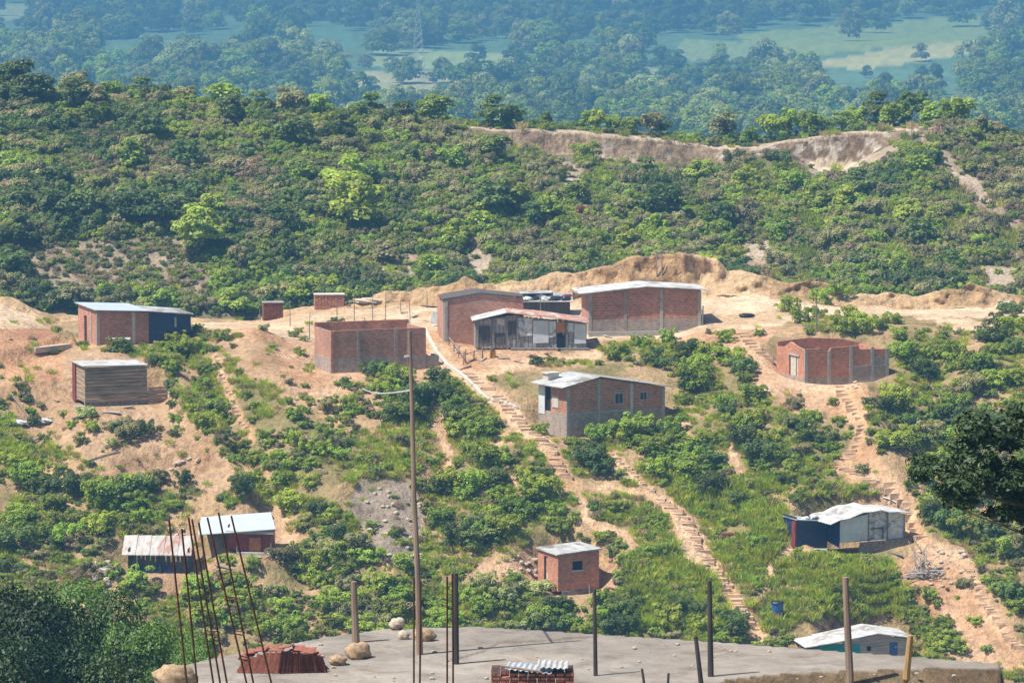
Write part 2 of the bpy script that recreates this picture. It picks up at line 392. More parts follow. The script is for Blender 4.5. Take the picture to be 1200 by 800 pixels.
BARE = [   # bare-earth patches on the near hill, in px
    [(-300, 340), (0, 345), (40, 370), (70, 395), (110, 412), (160, 418), (185, 440), (205, 470), (245, 515), (290, 572), (260, 580), (200, 578), (140, 585), (115, 560), (95, 535), (60, 520), (20, 500), (0, 475), (-300, 460)],
    [(225, 365), (310, 365), (340, 350), (440, 340), (700, 300), (840, 290), (1300, 340), (1300, 374), (1100, 372), (1020, 372), (960, 372), (905, 385), (900, 402), (835, 410), (820, 400), (700, 402), (660, 412), (560, 440), (510, 440), (430, 450), (370, 440), (345, 415), (300, 398), (230, 384)],
    [(262, 398), (330, 400), (370, 430), (400, 455), (380, 470), (320, 455), (285, 440), (270, 420)],
    [(425, 560), (480, 565), (500, 600), (495, 660), (450, 665), (430, 625), (405, 590)],
    [(198, 600), (222, 605), (230, 640), (205, 650), (190, 620)],
    [(288, 600), (345, 612), (350, 640), (300, 668), (290, 640)],
    [(195, 660), (240, 655), (290, 670), (290, 690), (240, 700), (160, 705), (170, 680)],
    [(1075, 640), (1130, 640), (1160, 690), (1220, 790), (1130, 790), (1110, 740), (1060, 700), (1045, 665)],
    [(560, 655), (625, 645), (628, 690), (575, 690), (545, 675)],
    [(700, 665), (722, 670), (722, 695), (704, 712), (695, 690)],
    [(905, 440), (990, 450), (1030, 460), (1040, 480), (1010, 500), (960, 480), (930, 500), (915, 470)],
    [(985, 540), (1020, 510), (1030, 540), (1060, 580), (1085, 620), (1050, 590), (1000, 570)],
    [(850, 400), (880, 400), (930, 450), (900, 470), (870, 440)],
    [(500, 470), (540, 480), (530, 510), (505, 520)],
    [(1100, 372), (1200, 380), (1200, 392), (1100, 385)],
]
PLAT = [(185, 850), (185, 786), (240, 770), (380, 744), (450, 733), (560, 730), (700, 740), (850, 750), (1000, 762), (1175, 775), (1185, 850)]
FARBARE = [  # on the middle hill
    [(20, 285), (230, 275), (250, 350), (30, 345)],
    [(545, 278), (568, 272), (576, 325), (552, 332)],
    [(440, 300), (490, 298), (500, 320), (450, 325)],
    [(862, 282), (905, 278), (908, 325), (870, 322)],
    [(660, 190), (680, 190), (690, 235), (655, 215)],
    [(1080, 152), (1095, 155), (1140, 205), (1200, 262), (1200, 300), (1160, 260), (1110, 205), (1078, 170)],
    [(1140, 310), (1200, 315), (1200, 345), (1150, 340)],
    [(930, 185), (1000, 190), (1060, 165), (1040, 190), (990, 205), (950, 205)],
]
FIELDS = [  # (polygon, colour) on the valley floor
    ([(395, 84), (520, 84), (560, 100), (500, 112), (430, 112)], (.42, .40, .20)),
    ([(440, 58), (600, 62), (640, 85), (520, 82), (430, 78)], (.34, .42, .17)),
    ([(940, 74), (1060, 55), (1200, 38), (1200, 58), (1120, 66), (1010, 82)], (.50, .48, .2)),
    ([(860, 40), (1060, 25), (1200, 12), (1200, 40), (1060, 55), (900, 70)], (.28, .36, .11)),
    ([(800, 45), (900, 52), (880, 72), (790, 70)], (.26, .34, .14)),
    ([(0, 8), (35, 0), (30, 20), (0, 28)], (.34, .40, .18)),
    ([(340, 35), (400, 30), (420, 55), (360, 60)], (.13, .26, .13)),
    ([(690, 80), (760, 78), (800, 95), (720, 100)], (.34, .40, .18)),
    ([(960, 85), (1100, 78), (1120, 92), (980, 96)], (.16, .28, .16)),
    ([(800, 108), (830, 105), (835, 125), (805, 128)], (.36, .38, .2)),
    ([(1050, 118), (1180, 110), (1180, 130), (1060, 128)], (.24, .34, .2)),
]
def polymask(px, py, polys, jit=3.0, s=40):
    jx = px + jit * fbm(px, py, 14., 3, s); jy = py + jit * .7 * fbm(px, py, 14., 3, s + 7)
    m = np.zeros(np.shape(px), bool)
    for p in polys: m |= inpoly(jx, jy, p)
    return m
def pathmask(px, py, extra=0, jit=2.5):
    jx = px + jit * fbm(px, py, 10., 3, 51); jy = py + jit * fbm(px, py, 10., 3, 52)
    m = np.zeros(np.shape(px), bool)
    for pts, wd, st in PATHS: m |= seg_dist(jx, jy, pts) < wd / 2 + extra
    return m
rows = np.concatenate([np.arange(-60, 84, 8), np.arange(84, 98, .7), np.arange(98, 112, .2), np.arange(112, 122, .8), np.arange(122, 238, 4), np.arange(238, 300, .5), np.arange(300, 304.4, .25), np.arange(304.4, 306, .11), np.arange(306, 310, .3), np.arange(310, 350, 2.5),
                       np.arange(350, 399, 1.0), np.arange(399, 402.4, .4), np.arange(402.4, 404.2, .12), np.arange(404.2, 412, .5), np.arange(412, 475, 3), np.geomspace(478, 5400, 260)])
def build_ground():
    D = rows[:, None]; c = CG[None, :]
    Dc = np.maximum(D, 40.)
    z0 = zbase(np.broadcast_to(c, (len(rows), len(CG))), np.broadcast_to(Dc, (len(rows), len(CG))))
    X = xpx(c, Dc, z0)
    # widen near the viewer so the sheet surrounds the camera
    Y = np.broadcast_to(D, X.shape)
    Z = H(X, Y)
    nr, nc = X.shape
    PX, PY = project(X, np.maximum(Y, 5), Z)
    near = (Y > 236) & (Y < 312); mid = (Y >= 335) & (Y < 425); far = Y >= 460; plat = (Y > 84) & (Y < 116)
    colr = np.zeros((nr, nc, 3)); nz = fbm(X, Y, 3.0, 4, 70)[..., None]; nz2 = fbm(X, Y, 11.0, 3, 71)[..., None]
    def setc(mask, a, b=None):
        a = np.array(a); b = a if b is None else np.array(b)
        t = np.clip(.5 + nz * 1.3, 0, 1)
        v = a * (1 - t) + b * t
        colr[mask] = v[mask] if mask.ndim == 2 else v
    setc(np.ones((nr, nc), bool), (.17, .17, .07), (.26, .20, .11))
    setc(near, (.24, .20, .085), (.50, .33, .185))
    bare = polymask(PX, PY, BARE, 8) & near
    setc(bare, (.48, .275, .15), (.61, .40, .25))
    knoll = bare & (PX < 330) & (PY > 400)
    setc(knoll, (.38, .235, .13), (.50, .335, .205))
    terr = near & (Y > 287.5) & bare
    setc(terr, (.56, .385, .235), (.74, .57, .39))
    setc((Y > 303.6) & (Y < 307.8), (.42, .27, .14), (.62, .44, .26))
    red = near & bare & (PX < 75) & (PY > 385) & (PY < 445)
    setc(red, (.44, .225, .12), (.54, .32, .18))
    rocky = near & polymask(PX, PY, [BARE[3]], 8)
    setc(rocky, (.24, .19, .14), (.42, .34, .27))
    pm = pathmask(PX, PY, .5) & near
    setc(pm, (.54, .33, .18), (.68, .47, .30))
    pl = plat & polymask(PX, PY, [PLAT], 2)
    setc(pl, (.205, .178, .15), (.29, .255, .218))
    crk = pl & (seg_dist(PX, PY, [(530, 772), (560, 765), (585, 753), (640, 750), (700, 745)]) < 1.3)
    setc(crk, (.16, .13, .10)); setc(pl & (seg_dist(PX, PY, [(800, 765), (850, 762), (900, 770), (960, 768)]) < 1.5), (.2, .15, .11))
    setc(pl & (fbm(X, Y, 2.4, 3, 66) > .33), (.22, .195, .17), (.30, .25, .2))
    bank = plat & (Y < DF(np.broadcast_to(c, (nr, nc)))) & (PX > 700)
    setc(bank, (.14, .095, .055), (.22, .16, .09))
    setc(mid, (.09, .11, .045), (.22, .19, .11))
    fb = polymask(PX, PY, FARBARE, 8) & mid
    setc(fb, (.34, .25, .17), (.50, .40, .30))
    setc(fb & (PX < 300), (.24, .18, .12), (.36, .28, .20))
    cpx = np.broadcast_to(c, (nr, nc))
    clf = (Y > 401.8) & (Y < 404.4) & (cpx > 548) & (cpx < 1082)
    setc(clf, (.21, .145, .09), (.35, .255, .17))
    wht = clf & (fbm(X, Z * 1.3, .9, 3, 77) > .16)
    wht = wht & ((cpx > 930) & (cpx < 1040) | (fbm(X, Z, 5., 2, 79) > .1))
    setc(wht, (.50, .43, .35), (.42, .35, .28))
    lobe = mid & polymask(PX, PY, [[(940, 186), (985, 188), (1010, 190), (990, 208), (960, 208)]], 4)
    setc(lobe, (.62, .5, .38), (.45, .36, .28))
    setc((Y >= 403.7) & (Y < 405.2) & (cpx > 548) & (cpx < 1082), (.50, .38, .27), (.56, .44, .32))
    setc(far, (.10, .19, .09), (.16, .26, .13))
    for poly, cc in FIELDS:
        mk = far & polymask(PX, PY, [poly], 3)
        setc(mk, tuple(v * .85 for v in cc), tuple(v * 1.1 for v in cc))
    # broken faces: push the cut banks in and out
    k1 = (Y > 303.4) & (Y < 307.2); k2 = (Y > 401.2) & (Y < 404.0) & (cpx > 545) & (cpx < 1085)
    Y = Y + np.where(k1, .9 * fbm(X, Z * 1.6, 1.5, 4, 61) + .5 * fbm(X, Z, 4.5, 2, 62), 0) + np.where(k2, .45 * fbm(X, Z * .7, 1.4, 4, 63) + .5 * fbm(X, Z * .3, 6., 2, 64), 0)
    me = bpy.data.meshes.new('ground')
    co = np.stack([X, Y, Z], -1).reshape(-1, 3)
    i = np.arange(nr - 1)[:, None] * nc + np.arange(nc - 1)[None, :]
    f = np.stack([i, i + 1, i + nc + 1, i + nc], -1).reshape(-1, 4)
    fast_mesh(me, co, f)
    a = me.attributes.new('cover', 'FLOAT_COLOR', 'POINT')
    al = np.where(pl & ~bank, .3, 1.0)[..., None]
    rgba = np.concatenate([colr, al], -1).reshape(-1, 4)
    a.data.foreach_set('color', rgba.astype(np.float32).ravel())
    me.polygons.foreach_set('use_smooth', np.ones(len(f), bool))
    m, nt, bs = new_mat('earth_and_turf')
    at_ = N(nt, 'ShaderNodeAttribute', attribute_name='cover')
    geo = N(nt, 'ShaderNodeNewGeometry'); P = geo.outputs['Position']
    n1 = noise(nt, 2.2, 8, .72, P); n2 = noise(nt, .35, 5, .6, P)
    n3 = noise(nt, 1.3, 4, .6, scaled(nt, P, (1.7, 1.2, .55)))
    c1 = mixc(nt, 1., at_.outputs['Color'], ramp(nt, n1, [(.3, (.55, .55, .55)), (.5, (1, 1, 1)), (.68, (1.35, 1.32, 1.25))]), 'MULTIPLY')
    c1 = mixc(nt, .8, c1, ramp(nt, n2, [(.3, (.75, .72, .7)), (.7, (1.15, 1.15, 1.12))]), 'MULTIPLY')
    # eroded streaks on steep faces
    sn = N(nt, 'ShaderNodeSeparateXYZ'); nt.links.new(geo.outputs['Normal'], sn.inputs[0])
    steep = ramp(nt, sn.outputs[2], [(.35, (1,)), (.75, (0,))])
    c2 = mixc(nt, 1., c1, ramp(nt, n3, [(.35, (.6, .56, .5)), (.6, (1.25, 1.22, 1.2))]), 'MULTIPLY')
    c1 = mixc(nt, steep, c1, c2)
    vo = N(nt, 'ShaderNodeTexVoronoi', Scale=4.5); nt.links.new(P, vo.inputs['Vector'])
    peb = ramp(nt, vo.outputs['Distance'], [(.08, (1,)), (.16, (0,))])
    msk = ramp(nt, noise(nt, .5, 3, .6, P), [(.5, (0,)), (.62, (.55,))])
    mm = N(nt, 'ShaderNodeMath', operation='MULTIPLY'); nt.links.new(peb, mm.inputs[0]); nt.links.new(msk, mm.inputs[1])
    c1 = mixc(nt, mm.outputs[0], c1, (.5, .44, .37))
    nt.links.new(c1, bs.inputs['Base Color']); bs.inputs['Roughness'].default_value = .97; bs.inputs['Specular IOR Level'].default_value = .15
    n5 = noise(nt, 1.0, 6, .65, scaled(nt, P, (.9, .9, 1)), .8)
    flat = mixc(nt, 1., at_.outputs['Color'], ramp(nt, n5, [(.32, (.6, .57, .54)), (.48, (1, 1, 1)), (.66, (1.28, 1.26, 1.22))]), 'MULTIPLY')
    c1 = mixc(nt, at_.outputs['Alpha'], flat, c1)
    nt.links.new(c1, bs.inputs['Base Color'])
    ah = N(nt, 'ShaderNodeMath', operation='ADD'); nt.links.new(n1, ah.inputs[0]); nt.links.new(n3, ah.inputs[1])
    bump(nt, bs, ah.outputs[0], 1.0, .30)
    nt.links.new(at_.outputs['Alpha'], [n for n in nt.nodes if n.type == 'BUMP'][0].inputs['Strength'])
    me.materials.append(m)
    o = bpy.data.objects.new('ground', me); COL.objects.link(o); o['kind'] = 'structure'
    return o
def fast_mesh(me, co, f):
    co = np.asarray(co, np.float32); f = np.asarray(f, np.int32)
    me.vertices.add(len(co)); me.vertices.foreach_set('co', co.ravel())
    k = f.shape[1]
    me.loops.add(f.size); me.loops.foreach_set('vertex_index', f.ravel())
    me.polygons.add(len(f)); me.polygons.foreach_set('loop_start', np.arange(0, f.size, k, dtype=np.int32))
    me.update(calc_edges=True)
# ------------------------------------------------------------------ mesh helpers
def tag(o, label=None, cat=None, group=None, kind=None):
    if label: o['label'] = label
    if cat: o['category'] = cat
    if group: o['group'] = group
    if kind: o['kind'] = kind
    return o
def link(name, bm, mat, parent=None, smooth=False):
    me = bpy.data.meshes.new(name)
    bmesh.ops.recalc_face_normals(bm, faces=bm.faces)
    bm.to_mesh(me); bm.free()
    for m_ in (mat if isinstance(mat, (list, tuple)) else [mat]): me.materials.append(m_)
    if smooth:
        for p in me.polygons: p.use_smooth = True
    o = bpy.data.objects.new(name, me); COL.objects.link(o)
    if parent is not None: o.parent = parent
    return o
def empty(name, loc, rz=0, label=None, cat=None, group=None):
    o = bpy.data.objects.new(name, None); COL.objects.link(o); o.location = loc; o.rotation_euler = (0, 0, rz)
    o.empty_display_size = .3
    return tag(o, label, cat, group)
def B(): return bmesh.new()
def hexa(bm, pts):
    vs = [bm.verts.new(p) for p in pts]
    for f in ((0, 3, 2, 1), (4, 5, 6, 7), (0, 1, 5, 4), (1, 2, 6, 5), (2, 3, 7, 6), (3, 0, 4, 7)):
        bm.faces.new([vs[i] for i in f])
    return vs
def box(bm, x0, x1, y0, y1, z0, z1, jit=0):
    j = lambda: random.uniform(-jit, jit) if jit else 0
    return hexa(bm, [(x + j(), y + j(), z + j()) for x, y, z in ((x0, y0, z0), (x1, y0, z0), (x1, y1, z0), (x0, y1, z0), (x0, y0, z1), (x1, y0, z1), (x1, y1, z1), (x0, y1, z1))])
def prism(bm, poly, o, d, n, t):
    """polygon (s,z) in the wall plane o + d*s, thickened by n*t"""
    o = Vector(o); d = Vector(d); n = Vector(n)
    a = [bm.verts.new(o + d * s + Vector((0, 0, z))) for s, z in poly]
    b = [bm.verts.new(o + d * s + n * t + Vector((0, 0, z))) for s, z in poly]
    bm.faces.new(a); bm.faces.new(list(reversed(b)))
    k = len(poly)
    for i in range(k):
        bm.faces.new([a[i], b[i], b[(i + 1) % k], a[(i + 1) % k]])
def tube(bm, pts, r0, r1=None, seg=7, cap=True):
    r1 = r0 if r1 is None else r1
    pts = [Vector(p) for p in pts]; n = len(pts); rings = []
    for i, p in enumerate(pts):
        d = (pts[min(i + 1, n - 1)] - pts[max(i - 1, 0)]).normalized()
        a = d.cross(Vector((0, 0, 1)));
        if a.length < .05: a = d.cross(Vector((1, 0, 0)))
        a.normalize(); b = d.cross(a)
        r = r0 + (r1 - r0) * i / max(1, n - 1)
        rings.append([bm.verts.new(p + (a * math.cos(2 * math.pi * k / seg) + b * math.sin(2 * math.pi * k / seg)) * r) for k in range(seg)])
    for i in range(n - 1):
        for k in range(seg):
            bm.faces.new([rings[i][k], rings[i][(k + 1) % seg], rings[i + 1][(k + 1) % seg], rings[i + 1][k]])
    if cap: bm.faces.new(list(reversed(rings[0]))); bm.faces.new(rings[-1])
def wall(bm, o, d, n, L, H0, t, holes=(), top=None, zb=0.):
    """wall of length L with rectangular holes (s0,s1,z0,z1); top = list of (s,z) outline above H0"""
    hs = sorted(holes); cuts = sorted({0, L} | {h[0] for h in hs} | {h[1] for h in hs})
    for s0, s1 in zip(cuts[:-1], cuts[1:]):
        if s1 - s0 < 1e-4: continue
        mid = (s0 + s1) / 2; z = zb
        for h in sorted([h for h in hs if h[0] <= mid <= h[1]], key=lambda h: h[2]):
            if h[2] > z + 1e-4: prism(bm, [(s0, z), (s1, z), (s1, h[2]), (s0, h[2])], o, d, n, t)
            z = h[3]
        if z < H0 - 1e-4: prism(bm, [(s0, z), (s1, z), (s1, H0), (s0, H0)], o, d, n, t)
    if top: prism(bm, [(0, H0)] + [(L, H0)] + [p for p in reversed(top)], o, d, n, t)
def rock(bm, c, r, seed=0, sub=2, sq=.75):
    g = bmesh.ops.create_icosphere(bm, subdivisions=sub, radius=1.)
    rr = random.Random(seed); a = rr.uniform(0, 9)
    sx, sy, sz = rr.uniform(.8, 1.2), rr.uniform(.8, 1.2), sq * rr.uniform(.8, 1.15)
    for v in g['verts']:
        p = v.co; k = 1 + .16 * math.sin(p.x * 3 + a) * math.cos(p.y * 4 + a) + .1 * math.sin(p.z * 7 + p.x * 5 + a * 2) + rr.uniform(-.05, .05)
        v.co = Vector(c) + Vector((p.x * sx, p.y * sy, p.z * sz)) * r * k
def roof_slab(name, prof, depth, mat, parent, over=.25, y0=None, th=.05, wave=.0, nx=1):
    """roof sheet that follows a profile (x,z) along the front and runs back by depth (local y)"""
    bm = B(); ya = -over if y0 is None else y0; yb = depth + over
    n = max(2, int((yb - ya) / .18)) if wave else 2
    grid = []
    for (x, z) in prof:
        row = []
        for k in range(n + 1 if wave else 2):
            t = k / (n if wave else 1)
            y = ya + (yb - ya) * t
            dz = (wave if k % 2 else 0) if wave else 0
            row.append((x, y, z + dz + random.uniform(-.015, .015)))
        grid.append(row)
    T = [[bm.verts.new((p[0], p[1], p[2] + th)) for p in r] for r in grid]
    Bt = [[bm.verts.new(p) for p in r] for r in grid]
    m_ = len(grid); k_ = len(grid[0])
    for i in range(m_ - 1):
        for j in range(k_ - 1):
            bm.faces.new([T[i][j], T[i + 1][j], T[i + 1][j + 1], T[i][j + 1]]); bm.faces.new([Bt[i][j], Bt[i][j + 1], Bt[i + 1][j + 1], Bt[i + 1][j]])
    for i in range(m_ - 1):
        bm.faces.new([T[i][0], Bt[i][0], Bt[i + 1][0], T[i + 1][0]]); bm.faces.new([T[i][-1], T[i + 1][-1], Bt[i + 1][-1], Bt[i][-1]])
    for j in range(k_ - 1):
        bm.faces.new([T[0][j], T[0][j + 1], Bt[0][j + 1], Bt[0][j]]); bm.faces.new([T[-1][j], Bt[-1][j], Bt[-1][j + 1], T[-1][j + 1]])
    return link(name, bm, mat, parent)

# ------------------------------------------------------------------ foliage
def leaf_cloud(blobs, n, leaf, rs, elong=1.5, up=.35, inner=.72):
    """numpy quads scattered over the surface of overlapping blobs [(x,y,z,r,squash)]"""
    bl = np.array(blobs, float)
    wgt = bl[:, 3] ** 2; wgt /= wgt.sum()
    k = rs.choice(len(bl), int(n * 1.7), p=wgt)
    v = rs.normal(size=(len(k), 3)); v /= np.linalg.norm(v, axis=1)[:, None]
    v[:, 2] = np.where(v[:, 2] < -.35, -v[:, 2], v[:, 2])
    rad = bl[k, 3] * rs.uniform(inner, 1.06, len(k))
    P = bl[k, :3] + v * rad[:, None] * np.stack([np.ones(len(k)), np.ones(len(k)), bl[k, 4]], 1)
    deep = np.zeros(len(P), bool)
    for b in bl:
        q = (P - b[:3]) / b[3]; q[:, 2] /= b[4]
        deep |= (q ** 2).sum(1) < (inner - .12) ** 2
    keep = ~deep & (P[:, 2] > .01)
    P = P[keep][:n]; v = v[keep][:n]; k = k[keep][:n]
    m = len(P)
    nrm = v * .8 + rs.normal(size=(m, 3)) * .36; nrm[:, 2] += up; nrm /= np.linalg.norm(nrm, axis=1)[:, None]
    t = np.cross(nrm, rs.normal(size=(m, 3))); t /= np.linalg.norm(t, axis=1)[:, None] + 1e-9
    b = np.cross(nrm, t)
    s = leaf * rs.uniform(.55, 1.5, m)
    a = t * (s * elong)[:, None] * .5; c = b * s[:, None] * .5
    fold = nrm * (s * .22)[:, None]
    V = np.stack([P - a, P - c + fold, P + a, P + c + fold], 1).reshape(-1, 3)
    Fc = np.arange(m * 4).reshape(-1, 4)
    bt = rs.uniform(.78, 1.22, len(bl))[k] * rs.uniform(.86, 1.16, m)
    return V, Fc, bt
def cloud_mesh(name, blobs, n, leaf, mat, seed, **kw):
    rs = np.random.default_rng(seed)
    V, Fc, t = leaf_cloud(blobs, n, leaf, rs, **kw)
    me = bpy.data.meshes.new(name); fast_mesh(me, V, Fc)
    a = me.attributes.new('tint', 'FLOAT', 'FACE'); a.data.foreach_set('value', t.astype(np.float32))
    me.materials.append(mat)
    return me
def bush_blobs(seed, flat=.8, k=7, spread=.6):
    r = random.Random(seed); bl = [(0, 0, .35, .46, flat)]
    for i in range(k):
        a = r.uniform(0, 6.28); d = r.uniform(.25, spread + .25); h = r.uniform(.15, .85) * flat
        bl.append((d * math.cos(a), d * math.sin(a), h, r.uniform(.10, .27), r.uniform(.7, 1.2)))
    return bl
def tree_blobs(seed, h0=.35, k=14, rx=.42):
    """unit-height tree crown, z from h0 to 1"""
    r = random.Random(seed); bl = []
    for i in range(k):
        t = r.uniform(0, 1); z = h0 + .08 + (1 - h0 - .16) * t
        w_ = rx * (1.0 - .75 * abs(t - .4) ** 1.3)
        a = r.uniform(0, 6.28); d = w_ * r.uniform(.25, .95)
        bl.append((d * math.cos(a), d * math.sin(a), z, r.uniform(.10, .19) * (1.1 if t < .7 else .85), .85))
    return bl
def grass_mesh(name, seed, n, mat, h=1., spread=.6, lean=.35, wd=.06):
    rs = np.random.default_rng(seed)
    a = rs.uniform(0, 6.28, n); d = spread * np.sqrt(rs.uniform(0, 1, n))
    b = np.stack([d * np.cos(a), d * np.sin(a), np.zeros(n) - .05], 1)
    hh = h * rs.uniform(.45, 1., n)
    tip = b + np.stack([rs.normal(size=n) * lean * hh + d * np.cos(a) * .3, rs.normal(size=n) * lean * hh + d * np.sin(a) * .3, hh], 1)
    mid = b * .45 + tip * .55; mid[:, 2] += .06 * hh
    s = rs.uniform(0, 3.14, n); w_ = np.stack([np.cos(s), np.sin(s), np.zeros(n)], 1) * wd
    V = np.stack([b - w_ * .6, b + w_ * .6, mid + w_, tip, mid - w_], 1).reshape(-1, 3)
    me = bpy.data.meshes.new(name); fast_mesh(me, V, np.arange(n * 5).reshape(-1, 5))
    at_ = me.attributes.new('tint', 'FLOAT', 'FACE'); at_.data.foreach_set('value', rs.uniform(.7, 1.25, n).astype(np.float32))
    me.materials.append(mat); return me
BUSH = {}
for kind in ('green', 'bright', 'dark', 'olive', 'dry', 'pale'):
    BUSH[kind] = [cloud_mesh('shrub', bush_blobs(100 + i * 7 + hash_, 1.0 + .08 * i, 24 + 4 * i), 2400 if kind != 'dry' else 1100, .068, LM[kind], i + hash_) for hash_ in (sum(map(ord, kind)),) for i in range(3)]
TUFT = {k: [grass_mesh('grass', s + 5, 80, LM[k], wd=.035) for s in range(2)] for k in ('grass', 'straw')}
def scatter(name, P, scl, idx, meshes, kind_label=None):
    """one object whose points carry instances of the given meshes (countless growth)"""
    cname = 'growth_forms_' + name
    pc = bpy.data.collections.new(cname)
    for i, m_ in enumerate(meshes):
        pc.objects.link(bpy.data.objects.new('%s_form_%s' % (name, 'abcdefghijklmnopqrstuvwxyz'[i]), m_))
    me = bpy.data.meshes.new(name); me.vertices.add(len(P)); me.vertices.foreach_set('co', np.asarray(P, np.float32).ravel())
    rs = np.random.default_rng(len(P))
    for nm, ty, v in (('rz', 'FLOAT', rs.uniform(0, 6.28, len(P))), ('scl', 'FLOAT', scl), ('pick', 'INT', idx)):
        a = me.attributes.new(nm, ty, 'POINT'); a.data.foreach_set('value', np.asarray(v, np.float32 if ty == 'FLOAT' else np.int32))
    a = me.attributes.new('sclv', 'FLOAT_VECTOR', 'POINT')
    sv = np.stack([scl * rs.uniform(.8, 1.2, len(P)), scl * rs.uniform(.8, 1.2, len(P)), scl * rs.uniform(.75, 1.2, len(P))], 1)
    a.data.foreach_set('vector', sv.astype(np.float32).ravel())
    o = bpy.data.objects.new(name, me); COL.objects.link(o)
    ng = bpy.data.node_groups.new('scatter_' + name, 'GeometryNodeTree')
    ng.interface.new_socket('Geometry', in_out='INPUT', socket_type='NodeSocketGeometry'); ng.interface.new_socket('Geometry', in_out='OUTPUT', socket_type='NodeSocketGeometry')
    gi = ng.nodes.new('NodeGroupInput'); go = ng.nodes.new('NodeGroupOutput')
    ci = ng.nodes.new('GeometryNodeCollectionInfo'); ci.inputs['Collection'].default_value = pc
    ci.inputs['Separate Children'].default_value = True; ci.inputs['Reset Children'].default_value = True
    ip = ng.nodes.new('GeometryNodeInstanceOnPoints'); ip.inputs['Pick Instance'].default_value = True
    def na(nm, ty):
        n = ng.nodes.new('GeometryNodeInputNamedAttribute'); n.data_type = ty; n.inputs['Name'].default_value = nm; return n.outputs['Attribute']
    cx = ng.nodes.new('ShaderNodeCombineXYZ'); ng.links.new(na('rz', 'FLOAT'), cx.inputs[2])
    ng.links.new(gi.outputs[0], ip.inputs['Points']); ng.links.new(ci.outputs[0], ip.inputs['Instance'])
    ng.links.new(na('pick', 'INT'), ip.inputs['Instance Index']); ng.links.new(cx.outputs[0], ip.inputs['Rotation']); ng.links.new(na('sclv', 'FLOAT_VECTOR'), ip.inputs['Scale'])
    ng.links.new(ip.outputs[0], go.inputs[0])
    md = o.modifiers.new('scatter', 'NODES'); md.node_group = ng
    o['kind'] = 'stuff'
    if kind_label: o['label'] = kind_label[0]; o['category'] = kind_label[1]
    return o
# ------------------------------------------------------------------ haze
def build_haze():
    bm = B(); box(bm, -2900, 2900, -75, 5500, -85, 36)
    o = link('haze', bm, [])
    m = bpy.data.materials.new('haze_air'); m.use_nodes = True; nt = m.node_tree; nt.nodes.clear()
    out = nt.nodes.new('ShaderNodeOutputMaterial'); pv = nt.nodes.new('ShaderNodeVolumePrincipled')
    pv.inputs['Color'].default_value = HAZE_COL; pv.inputs['Density'].default_value = HAZE_D; pv.inputs['Anisotropy'].default_value = 0.0
    nt.links.new(pv.outputs[0], out.inputs['Volume'])
    o.data.materials.append(m); o['kind'] = 'stuff'
HAZE_COL = (.115, .30, .52, 1)
HAZE_D = .00054

# ------------------------------------------------------------------ vegetation
NOVEG = [  # footprints and faces of the houses, in px, where no shrub may root
    [(68, 358), (226, 362), (226, 402), (170, 405), (110, 410), (68, 392)],
    [(72, 425), (196, 432), (196, 488), (72, 485)],
    [(362, 380), (514, 380), (516, 436), (480, 444), (380, 432)],
    [(500, 335), (700, 330), (700, 420), (540, 430), (500, 400)],
    [(660, 320), (830, 320), (830, 398), (690, 390)],
    [(618, 430), (792, 430), (792, 492), (665, 518), (622, 495)],
    [(898, 390), (1052, 392), (1050, 462), (1000, 462), (900, 440)],
    [(618, 638), (712, 638), (712, 700), (690, 712), (618, 690)],
    [(920, 590), (1072, 588), (1072, 660), (985, 650), (925, 640)],
    [(925, 730), (1068, 730), (1068, 790), (925, 790)],
    [(128, 632), (228, 632), (228, 690), (145, 690)],
    [(222, 595), (325, 595), (325, 655), (235, 660)],
    [(300, 345), (332, 345), (332, 382), (300, 382)], [(362, 340), (408, 340), (408, 370), (362, 370)],
    [(1058, 630), (1112, 630), (1112, 690), (1050, 690)], [(843, 616), (886, 616), (886, 630), (843, 630)],
]
def inany(px, py, polys):
    m = np.zeros(np.shape(px), bool)
    for p in polys: m |= inpoly(px, py, p)
    return m
